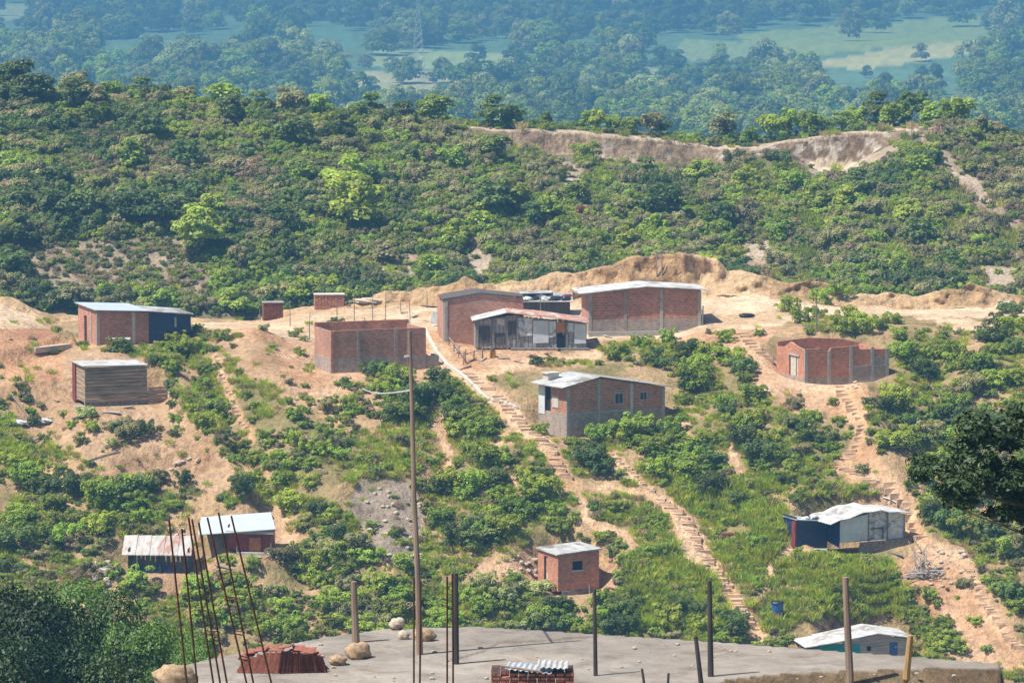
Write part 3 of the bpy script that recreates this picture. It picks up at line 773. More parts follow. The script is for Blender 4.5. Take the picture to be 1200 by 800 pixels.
# (polygon, shrubs per 1000 px2, radius range m, kinds)
Gn, Br, Dk, Ol, Dr, Pl = 'green', 'bright', 'dark', 'olive', 'dry', 'pale'
ZONES = [
    ([(-40, 555), (60, 565), (190, 575), (188, 630), (130, 640), (-40, 660)], 2.0, (.9, 1.6), (Gn, Gn, Gn, Dk)),
    ([(-40, 640), (140, 640), (130, 700), (-40, 700)], 2.0, (.5, .9), (Ol, Dr, Dk, Pl)),
    ([(186, 395), (228, 388), (255, 420), (262, 470), (300, 520), (330, 570), (300, 585), (245, 520), (195, 450)], 2.0, (.6, 1.1), (Gn, Gn, Br, Dk)),
    ([(75, 480), (180, 470), (195, 500), (150, 530), (70, 530)], 2.2, (.7, 1.1), (Ol, Gn, Dk, Pl)),
    ([(130, 565), (280, 560), (290, 600), (200, 600)], 1.8, (.6, 1.1), (Gn, Ol, Dk)),
    ([(430, 425), (500, 432), (545, 445), (545, 490), (500, 505), (460, 495), (430, 465)], 2.6, (.8, 1.4), (Gn, Dk, Dk)),
    ([(280, 470), (430, 460), (430, 560), (400, 600), (420, 640), (350, 620), (300, 580)], 2.0, (.5, 1.0), (Gn, Gn, Ol, Br)),
    ([(525, 495), (560, 490), (590, 520), (600, 570), (655, 570), (680, 612), (640, 640), (560, 650), (495, 650), (500, 590), (530, 560)], 2.4, (.9, 1.5), (Gn, Gn, Gn, Dk)),
    ([(590, 505), (635, 520), (660, 580), (615, 580), (600, 540)], 2.2, (.7, 1.1), (Gn, Br, Dk)),
    ([(668, 515), (712, 512), (735, 560), (700, 568), (672, 550)], 2.8, (.8, 1.2), (Gn, Gn, Dk)),
    ([(710, 505), (790, 492), (840, 520), (845, 575), (790, 580), (750, 545)], 2.6, (.9, 1.5), (Gn, Gn, Dk)),
    ([(695, 575), (765, 590), (780, 620), (735, 620), (695, 612)], 2.6, (.6, 1.0), (Gn, Gn, Br)),
    ([(660, 632), (730, 626), (735, 650), (700, 655)], 2.2, (.6, 1.0), (Gn, Pl)),
    ([(600, 420), (720, 418), (760, 395), (795, 400), (800, 445), (740, 436), (620, 436)], 2.4, (.5, 1.0), (Gn, Dk, Gn)),
    ([(790, 400), (870, 400), (880, 450), (900, 480), (905, 540), (850, 590), (800, 520), (790, 460)], 2.3, (.8, 1.5), (Gn, Dk, Gn)),
    ([(905, 470), (1000, 500), (1000, 540), (940, 580), (905, 560)], 1.8, (.6, 1.0), (Gn, Ol, Dk)),
    ([(915, 350), (1010, 345), (1060, 370), (1060, 400), (930, 395)], 1.8, (.7, 1.2), (Gn, Gn, Br)),
    ([(1140, 355), (1230, 355), (1230, 400), (1150, 410)], 2.2, (.9, 1.5), (Dk, Gn)),
    ([(1050, 395), (1240, 390), (1240, 650), (1120, 640), (1080, 600), (1040, 530), (1030, 470), (1050, 455)], 2.0, (.8, 1.5), (Gn, Gn, Gn, Ol, Dk)),
    ([(1100, 650), (1260, 640), (1260, 740), (1200, 740), (1150, 690)], 1.8, (.7, 1.3), (Gn, Br, Dk)),
    ([(540, 690), (620, 670), (640, 700), (640, 745), (540, 745)], 2.6, (.8, 1.4), (Pl, Gn, Br)),
    ([(640, 705), (860, 690), (880, 760), (640, 750)], 2.2, (.8, 1.3), (Gn, Dk, Gn)),
    ([(720, 640), (820, 650), (850, 700), (720, 700)], 1.5, (.5, .9), (Br, Gn)),
    ([(840, 580), (925, 590), (930, 655), (1060, 660), (1065, 735), (890, 745), (870, 690)], .7, (.4, .8), (Br, Gn)),
    ([(230, 650), (420, 640), (500, 680), (540, 690), (540, 760), (230, 780)], 2.2, (.8, 1.3), (Gn, Ol, Br, Gn)),
    ([(1050, 690), (1110, 700), (1130, 780), (1050, 790)], 1.4, (.5, .9), (Gn, Br)),
    ([(255, 395), (345, 380), (370, 430), (420, 440), (440, 460), (290, 460), (265, 430)], .75, (.25, .5), (Gn, Gn, Dk)),
    ([(410, 560), (500, 560), (495, 665), (430, 660)], .9, (.25, .55), (Ol, Dr, Dk, Gn)),
]
SPOTS = [  # shrubs that stand out: px, py of the base, radius m, kind
    (160, 372, 1.1, Gn), (150, 400, .9, Gn), (140, 412, 1.0, Dk), (62, 362, 1.3, Gn), (78, 356, 1.1, Gn), (95, 360, .9, Gn), (182, 398, .9, Gn), (205, 400, 1.1, Gn), (258, 400, .7, Gn),
    (345, 395, .5, Dk), (395, 382, .7, Dk), (405, 384, .5, Dk), (470, 452, 1.3, Br), (455, 462, 1.2, Gn), (488, 478, 1.5, Dk), (470, 492, 1.5, Dk), (520, 470, 1.1, Dk), (533, 455, .8, Gn),
    (726, 415, .9, Gn), (752, 405, 1.0, Gn), (760, 425, 1.0, Dk), (775, 430, 1.0, Dk), (800, 440, 1.2, Gn), (845, 420, .9, Dk), (850, 400, .9, Gn), (890, 392, .6, Gn), (630, 428, .7, Dk), (645, 425, .6, Gn), (690, 548, 1.3, Dk), (700, 556, 1.2, Dk),
    (633, 508, .8, Gn), (576, 445, .5, Gn), (1018, 475, .6, Dk), (960, 520, .9, Dk), (940, 505, .8, Dk), (1010, 555, .6, Dk), (1160, 400, 1.5, Dk), (1175, 388, 1.4, Dk), (1010, 390, 1.2, Gn), (1030, 385, 1.1, Gn), (990, 390, 1.0, Br), (940, 378, 1.2, Gn), (960, 372, .9, Gn),
    (1105, 735, .8, Gn), (1090, 700, .7, Br), (1130, 690, .6, Ol), (1115, 760, .9, Br), (160, 690, 1.2, Br), (175, 700, 1.0, Gn), (640, 728, 1.1, Br), (665, 735, 1.0, Gn), (590, 705, 1.3, Pl), (605, 700, 1.0, Pl), (570, 720, 1.2, Gn), (730, 738, 1.2, Dk), (715, 742, 1.1, Dk),
    (340, 600, 1.1, Gn), (330, 570, 1.0, Gn), (372, 600, 1.0, Dk), (395, 632, .9, Dk), (440, 560, .6, Dk), (470, 520, .8, Ol), (40, 500, .6, Dk), (30, 470, .6, Ol), (25, 455, .5, Ol), (95, 520, .7, Pl), (10, 545, .9, Br), (25, 548, .9, Br),
    (560, 625, 1.5, Dk), (590, 630, 1.5, Gn), (535, 640, 1.4, Dk), (830, 575, 1.5, Dk), (815, 560, 1.4, Gn), (790, 545, 1.3, Gn), (865, 590, .9, Dk), (1080, 560, 1.3, Gn), (1110, 620, 1.4, Dk), (1090, 610, 1.2, Dk), (1180, 700, 1.2, Dk), (1195, 710, 1.3, Gn),
]
SH_LAB = {
    Gn: 'leafy mid-green shrub rooted on the near settlement slope', Br: 'bright yellow-green shrub on the near settlement slope',
    Dk: 'dark dense green shrub on the near settlement slope', Ol: 'dull olive shrub on the near settlement slope',
    Dr: 'dry brownish twiggy shrub on the near settlement slope', Pl: 'pale silvery-green shrub on the near settlement slope'}
ZNAMES = ['left of the rust-streaked shack', 'in the shade below the left thicket', 'in the green gully right of the left knoll', 'just below the plank shack', 'above the two lower-left shacks', 'below the roofless brick shell',
 'on the slope left of the tall pole', 'in the big thicket left of the main stairs', 'beside the main stairs', 'right under the gabled brick house', 'on the slope right below the gabled house', 'between the two lower stairs', 'above the small brick hut',
 'between the patched shack and the gabled house', 'on the green slope right of the gabled house', 'below the unfinished brick building', 'above the unfinished brick building', 'at the terrace edge far right', 'on the wide green slope at right', 'beside the bottom right stairs',
 'left of the brick hut behind the clearing', 'right of the brick hut behind the clearing', 'between brick hut and long stairs', 'in the bright grass around the tarpaulin shack', 'behind the clearing left of the tall pole', 'right of the gabled shed', 'on the bare dirt left of the roofless shell', 'on the rocky patch beside the tall pole']
def add_shrub(x, y, z, r, kind, i):
    o = bpy.data.objects.new('shrub', BUSH[kind][i % 3]); COL.objects.link(o)
    o.location = (x, y, z - .12 * r); o.rotation_euler = (0, 0, random.uniform(0, 6.28))
    r *= 1.02; o.scale = (r * random.uniform(.9, 1.15), r * random.uniform(.9, 1.15), r * random.uniform(.8, 1.15))
    px, py = project(x, y, z); ph = 'scattered over the open near slope'
    for zz, nm in zip(ZONES, ZNAMES):
        if inpoly(np.array([px]), np.array([py]), zz[0])[0]: ph = nm; break
    ad = {Gn: 'mid-green leafy', Br: 'bright yellow-green', Dk: 'dark dense green', Ol: 'dull olive', Dr: 'dry brownish', Pl: 'pale grey-green'}[kind]
    tag(o, '%s shrub %s' % (ad, ph), 'shrub', '%s shrubs %s' % (ad, ph))
def near_vegetation():
    rs = np.random.default_rng(5)
    cand = []     # px, py, r, kind
    for poly, dens, (r0, r1), kinds in ZONES:
        p = np.array(poly, float); x0, y0 = p.min(0); x1, y1 = p.max(0)
        n = int((x1 - x0) * (y1 - y0) / 1000 * dens * .88)
        px = rs.uniform(x0, x1, n); py = rs.uniform(y0, y1, n)
        k = inpoly(px, py, poly) & ~inany(px, py, NOVEG) & ~pathmask(px, py, 6, 1)
        for a, b in zip(px[k], py[k]): cand.append((a, b, rs.uniform(r0, r1) , kinds[rs.integers(len(kinds))]))
    cand = [(a, b, r, k) for a, b, r, k in cand]
    spots = list(SPOTS)
    pts = spots + cand
    px = np.array([c[0] for c in pts]); py = np.array([c[1] for c in pts])
    x, y, z = ray(px, py)
    items = [(x[i], y[i], z[i], pts[i][2], pts[i][3]) for i in range(len(pts)) if not np.isnan(y[i])]
    ns = len([1 for i in range(len(spots)) if not np.isnan(y[i])])
    rest = sorted(items[ns:], key=lambda t: -t[3])
    keep = items[:ns] + rest[:292 - ns]; small = rest[292 - ns:]
    for i, (a, b, c, r, k) in enumerate(keep): add_shrub(a, b, c, r, k, i)
    # countless small scrub between them
    kinds = [Gn, Br, Dk, Ol, Dr, Pl]; meshes = [m for k in kinds for m in BUSH[k][:2]]
    P = [(a, b, c - .1) for a, b, c, r, k in small]; S = [r for *_, r, k in small]; I = [kinds.index(k) * 2 + random.randrange(2) for *_, k in small]
    n = 10500
    qx = rs.uniform(-160, 1360, n); qy = rs.uniform(385, 800, n)
    dn = fbm(qx, qy, 45., 3, 81)
    bare = polymask(qx, qy, BARE, 8); k = ~inany(qx, qy, NOVEG) & ~pathmask(qx, qy, 4, 2) & (~bare | (rs.uniform(0, 1, n) < .12)) & (dn > -.25)
    qx, qy = qx[k], qy[k]; x, y, z = ray(qx, qy)
    for a, b, c in zip(x, y, z):
        if np.isnan(b): continue
        P.append((a, b, c - .08)); S.append(rs.uniform(.18, .55)); I.append(int(rs.choice([0, 1, 2, 3, 4, 6, 7, 8], p=[.25, .15, .15, .12, .1, .1, .07, .06])))
    # hidden folds of the land: in front of the slope foot and behind the rim
    for (y0, y1, m) in ((112, 244, 900), (309, 349, 500)):
        b = rs.uniform(y0, y1, m); a = (rs.uniform(-250, 1450, m) - 600) / F * b
        cc = H(a, b)
        for u, v, q in zip(a, b, cc): P.append((u, v, q - .1)); S.append(rs.uniform(.5, 1.1)); I.append(int(rs.choice([0, 1, 2, 4, 6])))
    P, S, I = np.array(P), np.array(S), np.array(I)
    scatter('scrub', P, S, I, meshes, ('low tangled scrub filling the near slope between the larger shrubs', 'scrub'))
    # grass
    n = 24000
    qx = rs.uniform(-160, 1360, n); qy = rs.uniform(372, 800, n)
    bare = polymask(qx, qy, BARE, 8); bright = inany(qx, qy, [ZONES[-6 + 1][0], ZONES[23][0], [(0, 520), (40, 530), (40, 560), (0, 560)], [(740, 640), (860, 640), (870, 740), (720, 740)], [(780, 560), (930, 560), (900, 620), (800, 600)]])
    dn = fbm(qx, qy, 40., 3, 83)
    k = ~inany(qx, qy, NOVEG[:]) & ~pathmask(qx, qy, 1.5, 2) & (~bare | (rs.uniform(0, 1, n) < .07)) & ((dn > -.06) | bright)
    qx, qy, bright = qx[k], qy[k], bright[k]; x, y, z = ray(qx, qy)
    ok = ~np.isnan(y)
    P = np.stack([x, y, z], 1)[ok]; S = rs.uniform(.25, .5, len(P)) * np.where(bright[ok], 1.5, 1)
    I = np.where(rs.uniform(0, 1, len(P)) < np.where(bright[ok], .04, .16), 2, 0) + rs.integers(0, 2, len(P))
    scatter('grass', P, S, I, TUFT['grass'] + TUFT['straw'], ('tussocky green and straw-coloured grass on the near slope', 'grass'))

# trees: template things with trunk and crown
def trunk_mesh(name, seed, h=.42, r=.025):
    bm = B(); rr = random.Random(seed)
    pts = [(0, 0, -.06)]; x = y = 0
    for i in range(4):
        x += rr.uniform(-.03, .03); y += rr.uniform(-.03, .03); pts.append((x, y, h * (i + 1) / 4))
    tube(bm, pts, r, r * .6, 7)
    for i in range(6):
        a = rr.uniform(0, 6.28); L = rr.uniform(.2, .34)
        p0 = Vector(pts[2 + i % 3]); tube(bm, [p0, p0 + Vector((math.cos(a) * L * .5, math.sin(a) * L * .5, L * .55)), p0 + Vector((math.cos(a) * L * .85, math.sin(a) * L * .85, L * 1.1))], r * .5, r * .12, 5)
    me = bpy.data.meshes.new(name); bmesh.ops.recalc_face_normals(bm, faces=bm.faces); bm.to_mesh(me); bm.free(); me.materials.append(M['bark']); return me
TRUNK = [trunk_mesh('trunk', 3 + i) for i in range(3)]
CROWN = {k: [cloud_mesh('crown', tree_blobs(31 + i + 5 * len(k), .2 + .06 * i, 15 + 2 * i, .36 + .05 * i), 1500, .052, LM[k], 77 + i) for i in range(3)] for k in ('green', 'dark', 'olive', 'bright', 'pale', 'rust', 'dry')}
def add_tree(x, y, z, h, kind, i, label, group, wide=1.):
    s = 1.0
    o = empty('tree', (x, y, z), random.uniform(0, 6.28), label, 'tree', group)
    for nm, me in (('trunk', TRUNK[i % 3]), ('crown', CROWN[kind][i % 3])):
        c = bpy.data.objects.new(nm, me); COL.objects.link(c); c.parent = o; c.scale = (h * wide, h * wide, h)
    return o
def mid_vegetation():
    rs = np.random.default_rng(9)
    kinds = [Gn, Br, Dk, Ol, Dr, Pl]; meshes = [m for k in kinds for m in BUSH[k][:2]]
    n = 23000
    px = rs.uniform(-300, 1500, n); py = rs.uniform(105, 366, n)
    fb = polymask(px, py, FARBARE, 6) | (polymask(px, py - 9, FARBARE, 6) & (px > 300)) | (seg_dist(px, py - 4, [(1085, 155), (1130, 205), (1165, 238), (1200, 290)]) < 8) | (seg_dist(px, py - 6, [(655, 185), (680, 205), (690, 235)]) < 9)
    k = ~fb | (rs.uniform(0, 1, n) < np.where(px < 300, .55, .15))
    px, py = px[k], py[k]
    x, y, z = ray(px, py, 349., 411., .5)
    ok = ~np.isnan(y); x, y, z, px, py = x[ok], y[ok], z[ok], px[ok], py[ok]
    clf = (y > 401) & (y < 404.3) & (px > 545) & (px < 1085)
    top = (y >= 403) & (px > 545) & (px < 1085)
    keep = ~clf & ~((y > 396.5) & (y < 402) & (px > 548) & (px < 1082) & (rs.uniform(0, 1, len(px)) < .85)); x, y, z, px, py, top = x[keep], y[keep], z[keep], px[keep], py[keep], top[keep]
    left = np.clip((520 - px) / 500, 0, 1)            # the left of the hill is darker wood, the right brighter scrub
    cn = fbm(px, py * 1.6, 60., 3, 91) + .35 * left; u = rs.uniform(0, 1, len(px))
    dryz = inany(px, py, [FARBARE[0], [(60, 190), (200, 170), (330, 200), (300, 260), (120, 250)], [(480, 150), (560, 160), (560, 230), (500, 230)], [(1080, 150), (1230, 180), (1230, 330), (1150, 300)], [(880, 270), (960, 280), (950, 330), (870, 330)]])
    I = np.where(cn > .3, 2, np.where(cn > .05, 0, np.where(u < .28, 1, np.where(u < .7, 0, 3))))
    v = rs.uniform(0, 1, len(px))
    I = np.where((v < .16) | (dryz & (v < .42)), 3, I); I = np.where((v > .965) | (dryz & (v > .80)), 4, I)
    I = I * 2 + rs.integers(0, 2, len(px))
    S = rs.uniform(.38, 1.0, len(px)) * np.where(cn > .25, 1.25, 1) * np.where(top, .6, 1) * np.where(fbm(px, py * 1.5, 22., 2, 97) > .12, 1.7, .9)
    S = np.where(polymask(px, py, FARBARE, 6), .5, S)
    P = np.stack([x, y, z - .25 * S], 1)
    # the back of the ridge
    b = rs.uniform(405, 470, 1500); a = (rs.uniform(-300, 1500, 1500) - 600) / F * b; cc = H(a, b)
    P = np.concatenate([P, np.stack([a, b, cc - .2], 1)]); S = np.concatenate([S, rs.uniform(.5, 1.0, 1500) + (a < -8) * .5]); I = np.concatenate([I, rs.choice([0, 1, 2, 4, 6], 1500)])
    scatter('hill_scrub', P, S, I, meshes, ('unbroken scrub covering the middle hill behind the settlement', 'scrub'))
    n = 15000
    px = rs.uniform(-100, 1300, n); py = rs.uniform(130, 360, n); x, y, z = ray(px, py, 349., 411., .5)
    ok = ~np.isnan(y) & ~((y > 401.5) & (y < 404) & (px > 545) & (px < 1085)) & ((px > 900) & (py > 230) & (rs.uniform(0, 1, n) < .6) | (rs.uniform(0, 1, n) < .15)) & ~(inany(px, py, FARBARE) & (rs.uniform(0, 1, n) < .85))
    P = np.stack([x, y, z], 1)[ok]
    scatter('hill_grass', P, rs.uniform(.5, 1.0, len(P)), np.where(rs.uniform(0, 1, len(P)) < .25, 2, 0) + rs.integers(0, 2, len(P)), TUFT['grass'] + TUFT['straw'], ('rough grass between the scrub on the middle hill', 'grass'))
    # trees one can tell apart on the middle hill: px, py of foot, height in px, kind
    T = []
    for _ in range(85):
        a = rs.uniform(-20, 1220); b = rs.uniform(130, 345)
        if inpoly(np.array([a]), np.array([b]), FARBARE[0])[0] or (a > 880 and rs.uniform() < .6): continue
        kd = str(rs.choice([Dk, Gn, Ol, Br], p=[.4, .35, .15, .1])) if a < 500 else str(rs.choice([Dk, Gn, Br, Ol], p=[.22, .45, .22, .11]))
        T.append((a, b, rs.uniform(20, 38), kd))
    T += [(408, 270, 62, Gn), (405, 235, 50, Br), (232, 300, 60, Br), (185, 368, 30, Br), (275, 372, 34, Br), (355, 360, 36, Br), (600, 250, 40, Gn), (575, 255, 45, Dk), (640, 262, 35, Br),
          (682, 262, 22, 'rust'), (350, 175, 40, Dk), (20, 125, 50, Dk), (40, 130, 42, Dk), (90, 132, 40, Dk), (110, 138, 38, Ol), (8, 120, 42, Dk), (775, 260, 45, Dk), (990, 250, 34, Gn), (915, 285, 30, Gn), (1075, 290, 36, Dk), (1085, 285, 26, Br), (930, 230, 30, Br), (1050, 320, 26, Br), (20, 290, 40, Dk), (60, 268, 45, Dk), (150, 266, 42, Dk), (180, 270, 44, Dk), (100, 270, 42, Dk), (210, 266, 40, Dk), (250, 265, 38, Gn)]
    lab = {Dk: 'dark green tree rising from the scrub of the middle hill', Gn: 'mid-green tree rising from the scrub of the middle hill', Ol: 'olive grey-green tree in the scrub of the middle hill', Br: 'bright yellow-green tree in the scrub of the middle hill', 'rust': 'small rust-orange tree in the green scrub of the middle hill'}
    T = np.array([(t[0], t[1], t[2]) for t in T]), [t[3] for t in T]
    x, y, z = ray(T[0][:, 0], T[0][:, 1], 349., 411., .5)
    nearcut = (y > 393) & (T[0][:, 0] > 540) & (T[0][:, 0] < 1090)
    for i in range(len(x)):
        if np.isnan(y[i]): continue
        kd = T[1][i]
        if nearcut[i]: continue
        a_, b_ = T[0][i, :2]; ph = ('upper ' if b_ < 215 else 'lower ') + ('left' if a_ < 300 else 'centre-left' if a_ < 560 else 'centre-right' if a_ < 850 else 'right')
        ad = {Dk: 'dark green', Gn: 'mid-green', Ol: 'olive grey-green', Br: 'bright yellow-green'}.get(kd)
        if kd == 'rust': add_tree(x[i], y[i], z[i] - .5, T[0][i, 2] / ppm(y[i]) * 1.15, kd, i, lab[kd], None, 1.25); continue
        add_tree(x[i], y[i], z[i] - .5, T[0][i, 2] / ppm(y[i]) * 1.15, kd, i, '%s tree in the scrub of the middle hill, %s part' % (ad, ph), '%s trees, %s middle hill' % (ad, ph), 1.25)
    # silhouettes on the crest (height px), standing just behind the edge
    for i, (a, h, kd) in enumerate([(577, 36, Dk), (597, 26, Dk), (605, 22, Gn), (700, 26, Br), (690, 22, Gn), (762, 28, Ol), (775, 24, Dk), (850, 34, Ol), (905, 32, Gn), (925, 34, Br), (945, 30, Gn), (957, 24, Gn), (1027, 38, Dk), (1045, 28, Gn), (1068, 38, Dk), (1090, 30, Gn), (1112, 34, Gn), (1125, 36, Gn), (1150, 26, Ol), (720, 20, Gn), (740, 22, Gn), (640, 18, Gn), (1005, 26, Gn), (985, 24, Br), (1060, 26, Br), (880, 22, Gn), (1168, 24, Ol)]):
        D = 406.5 + (i * 37 % 5) * .7; x_ = float(xpx(a, D, -21)); z_ = float(H(np.array([x_]), np.array([D]))[0])
        kk = {Dk: 'dark', Gn: 'mid-green', Br: 'yellow-green', Ol: 'olive'}[kd]
        add_tree(x_, D, z_ - .3, h / ppm(D) * 1.1, kd, i, '%s tree on the crest just above the bare cut face' % kk, '%s trees along the crest' % kk, 1.2)
    for i, a in enumerate([45, 88, 130, 165, 215, 262, 300, 340, 372, 430, 470, 510, 25, 5]):
        D = 405. + i % 3; x_ = float(xpx(a, D, -17)); z_ = float(H(np.array([x_]), np.array([D]))[0]); kd = [Dk, Ol, Gn][i % 3]
        kk = {Dk: 'dark', Gn: 'mid-green', Ol: 'olive'}[kd]
        add_tree(x_, D, z_ - .6, (22 + (i * 7) % 13) / ppm(D) * 1.2, kd, i, '%s tree on the wooded left crest of the middle hill' % kk, '%s trees on the left crest' % kk, 1.3)

def far_vegetation():
    rs = np.random.default_rng(21)
    FT = {k: [cloud_mesh('valley_tree', tree_blobs(61 + i + len(k), .12 + .03 * i, 26, .40 + .05 * i), 2400, .042, LM[k], 7 + i) for i in range(2)] for k in (Gn, Dk, Pl, Ol, Br)}
    # tiny wood of individual trees: px, foot py, height px, kind, width factor
    T = [(648, 84, 48, Dk, 1.25), (545, 122, 52, Dk, 1.3), (565, 118, 50, Dk, 1.2), (590, 118, 46, Dk, 1.3), (608, 114, 40, Dk, 1.2), (530, 118, 44, Dk, 1.1), (455, 66, 38, Gn, 1.2), (440, 64, 30, Gn, 1.1),
         (427, 82, 20, Pl, 1.3), (460, 82, 16, Pl, 1.6), (475, 84, 14, Pl, 1.5), (225, 100, 56, Pl, 1.2), (205, 95, 50, Pl, 1.1), (240, 98, 52, Pl, 1.1), (325, 90, 44, Pl, 1.0), (380, 85, 36, Pl, 1.1), (100, 88, 40, Pl, 1.2), (130, 92, 36, Gn, 1.2), (160, 90, 38, Gn, 1.2),
         (35, 85, 50, Gn, 1.2), (15, 80, 44, Gn, 1.2), (690, 96, 22, Dk, 1.0), (710, 100, 30, Dk, .9), (735, 88, 50, Pl, .9), (745, 92, 44, Ol, .9), (775, 85, 34, Dk, 1.1), (790, 88, 30, Dk, 1.1), (650, 110, 26, Pl, 1.1), (668, 120, 30, Pl, 1.1), (685, 122, 30, Pl, 1.1), (712, 118, 28, Pl, 1.1), (750, 128, 40, Pl, 1.0), (765, 130, 44, Pl, 1.2), (785, 125, 40, Pl, 1.1),
         (835, 120, 46, Gn, 1.1), (830, 150, 50, Gn, .9), (850, 152, 48, Gn, .9), (870, 150, 40, Dk, 1.0), (920, 120, 46, Gn, 1.2), (945, 115, 44, Gn, 1.2), (965, 130, 42, Dk, 1.1), (935, 145, 40, Gn, 1.1), (980, 140, 40, Gn, 1.2), (1097, 112, 40, Dk, .7), (1080, 92, 16, Dk, 1.3), (1015, 92, 16, Dk, 1.1), (1185, 48, 55, Pl, 1.1), (1195, 80, 50, Gn, 1.1), (1170, 112, 44, Gn, 1.2), (1150, 120, 44, Gn, 1.2), (1185, 140, 50, Gn, 1.2), (1160, 150, 42, Gn, 1.2), (1198, 165, 50, Gn, 1.2),
         (120, 110, 40, Gn, 1.2), (180, 112, 36, Gn, 1.2), (280, 112, 36, Gn, 1.2), (300, 118, 40, Gn, 1.2), (345, 122, 36, Gn, 1.2), (390, 128, 36, Gn, 1.2), (470, 100, 20, Gn, 1.1), (435, 112, 24, Gn, 1.2), (420, 130, 30, Gn, 1.2), (450, 132, 30, Gn, 1.2), (505, 128, 24, Gn, 1.1), (508, 98, 10, Dk, 1.2), (560, 75, 24, Dk, 1.2), (600, 74, 22, Dk, 1.2), (720, 70, 40, Dk, 1.3), (750, 62, 36, Dk, 1.3), (870, 95, 30, Dk, 1.4), (900, 90, 36, Dk, 1.4)]
    lb = {Gn: 'hazy mid-toned tree on the far valley floor', Dk: 'hazy dark dense tree on the far valley floor', Pl: 'hazy pale-crowned tree on the far valley floor', Ol: 'hazy olive narrow tree on the far valley floor'}
    a = np.array([(t[0], t[1]) for t in T], float); x, y, z = ray(a[:, 0], a[:, 1], 560., 3600., 8.)
    for i, t in enumerate(T):
        if np.isnan(y[i]): continue
        h = t[2] / ppm(y[i])
        o = bpy.data.objects.new('valley_tree', FT[t[3]][i % 2]); COL.objects.link(o); o.location = (x[i], y[i], z[i] - h * .06)
        o.scale = (h * t[4], h * t[4], h); o.rotation_euler = (0, 0, i * 1.7)
        if t[3] == Ol: tag(o, lb[Ol], 'tree')
        else: tag(o, lb[t[3]], 'tree', {Gn: 'mid-toned', Dk: 'dark', Pl: 'pale-crowned'}[t[3]] + ' trees on the valley floor')
    n = 9000
    px = rs.uniform(-900, 2100, n); py = rs.uniform(-85, 190, n)
    fp = [f[0] for f in FIELDS]; open_ = inany(px, py, fp) | inany(px, py - 14, fp) | inany(px, py - 26, fp)
    dn = fbm(px, py * 2.2, 70., 3, 95)
    k = (~open_ | (rs.uniform(0, 1, n) < .05)) & ((dn > -.12) | (py < 42) | (py > 112))
    px, py = px[k], py[k]; x, y, z = ray(px, py, 560., 4200., 10.)
    ok = ~np.isnan(y); x, y, z, py, px = x[ok], y[ok], z[ok], py[ok], px[ok]
    S = rs.uniform(9, 20, len(x)) * np.where(py > 100, .75, 1)
    I = np.where(rs.uniform(0, 1, len(x)) < np.where(py < 45, .75, .3), 1, np.where(rs.uniform(0, 1, len(x)) < .7, 0, 2)) * 2 + rs.integers(0, 2, len(x))
    scatter('valley_wood', np.stack([x, y, z - .06 * S], 1), S, I, [FT[k][j] for k in (Gn, Dk, Pl) for j in range(2)], ('blue hazy woodland over the far valley and its slopes', 'woodland'))

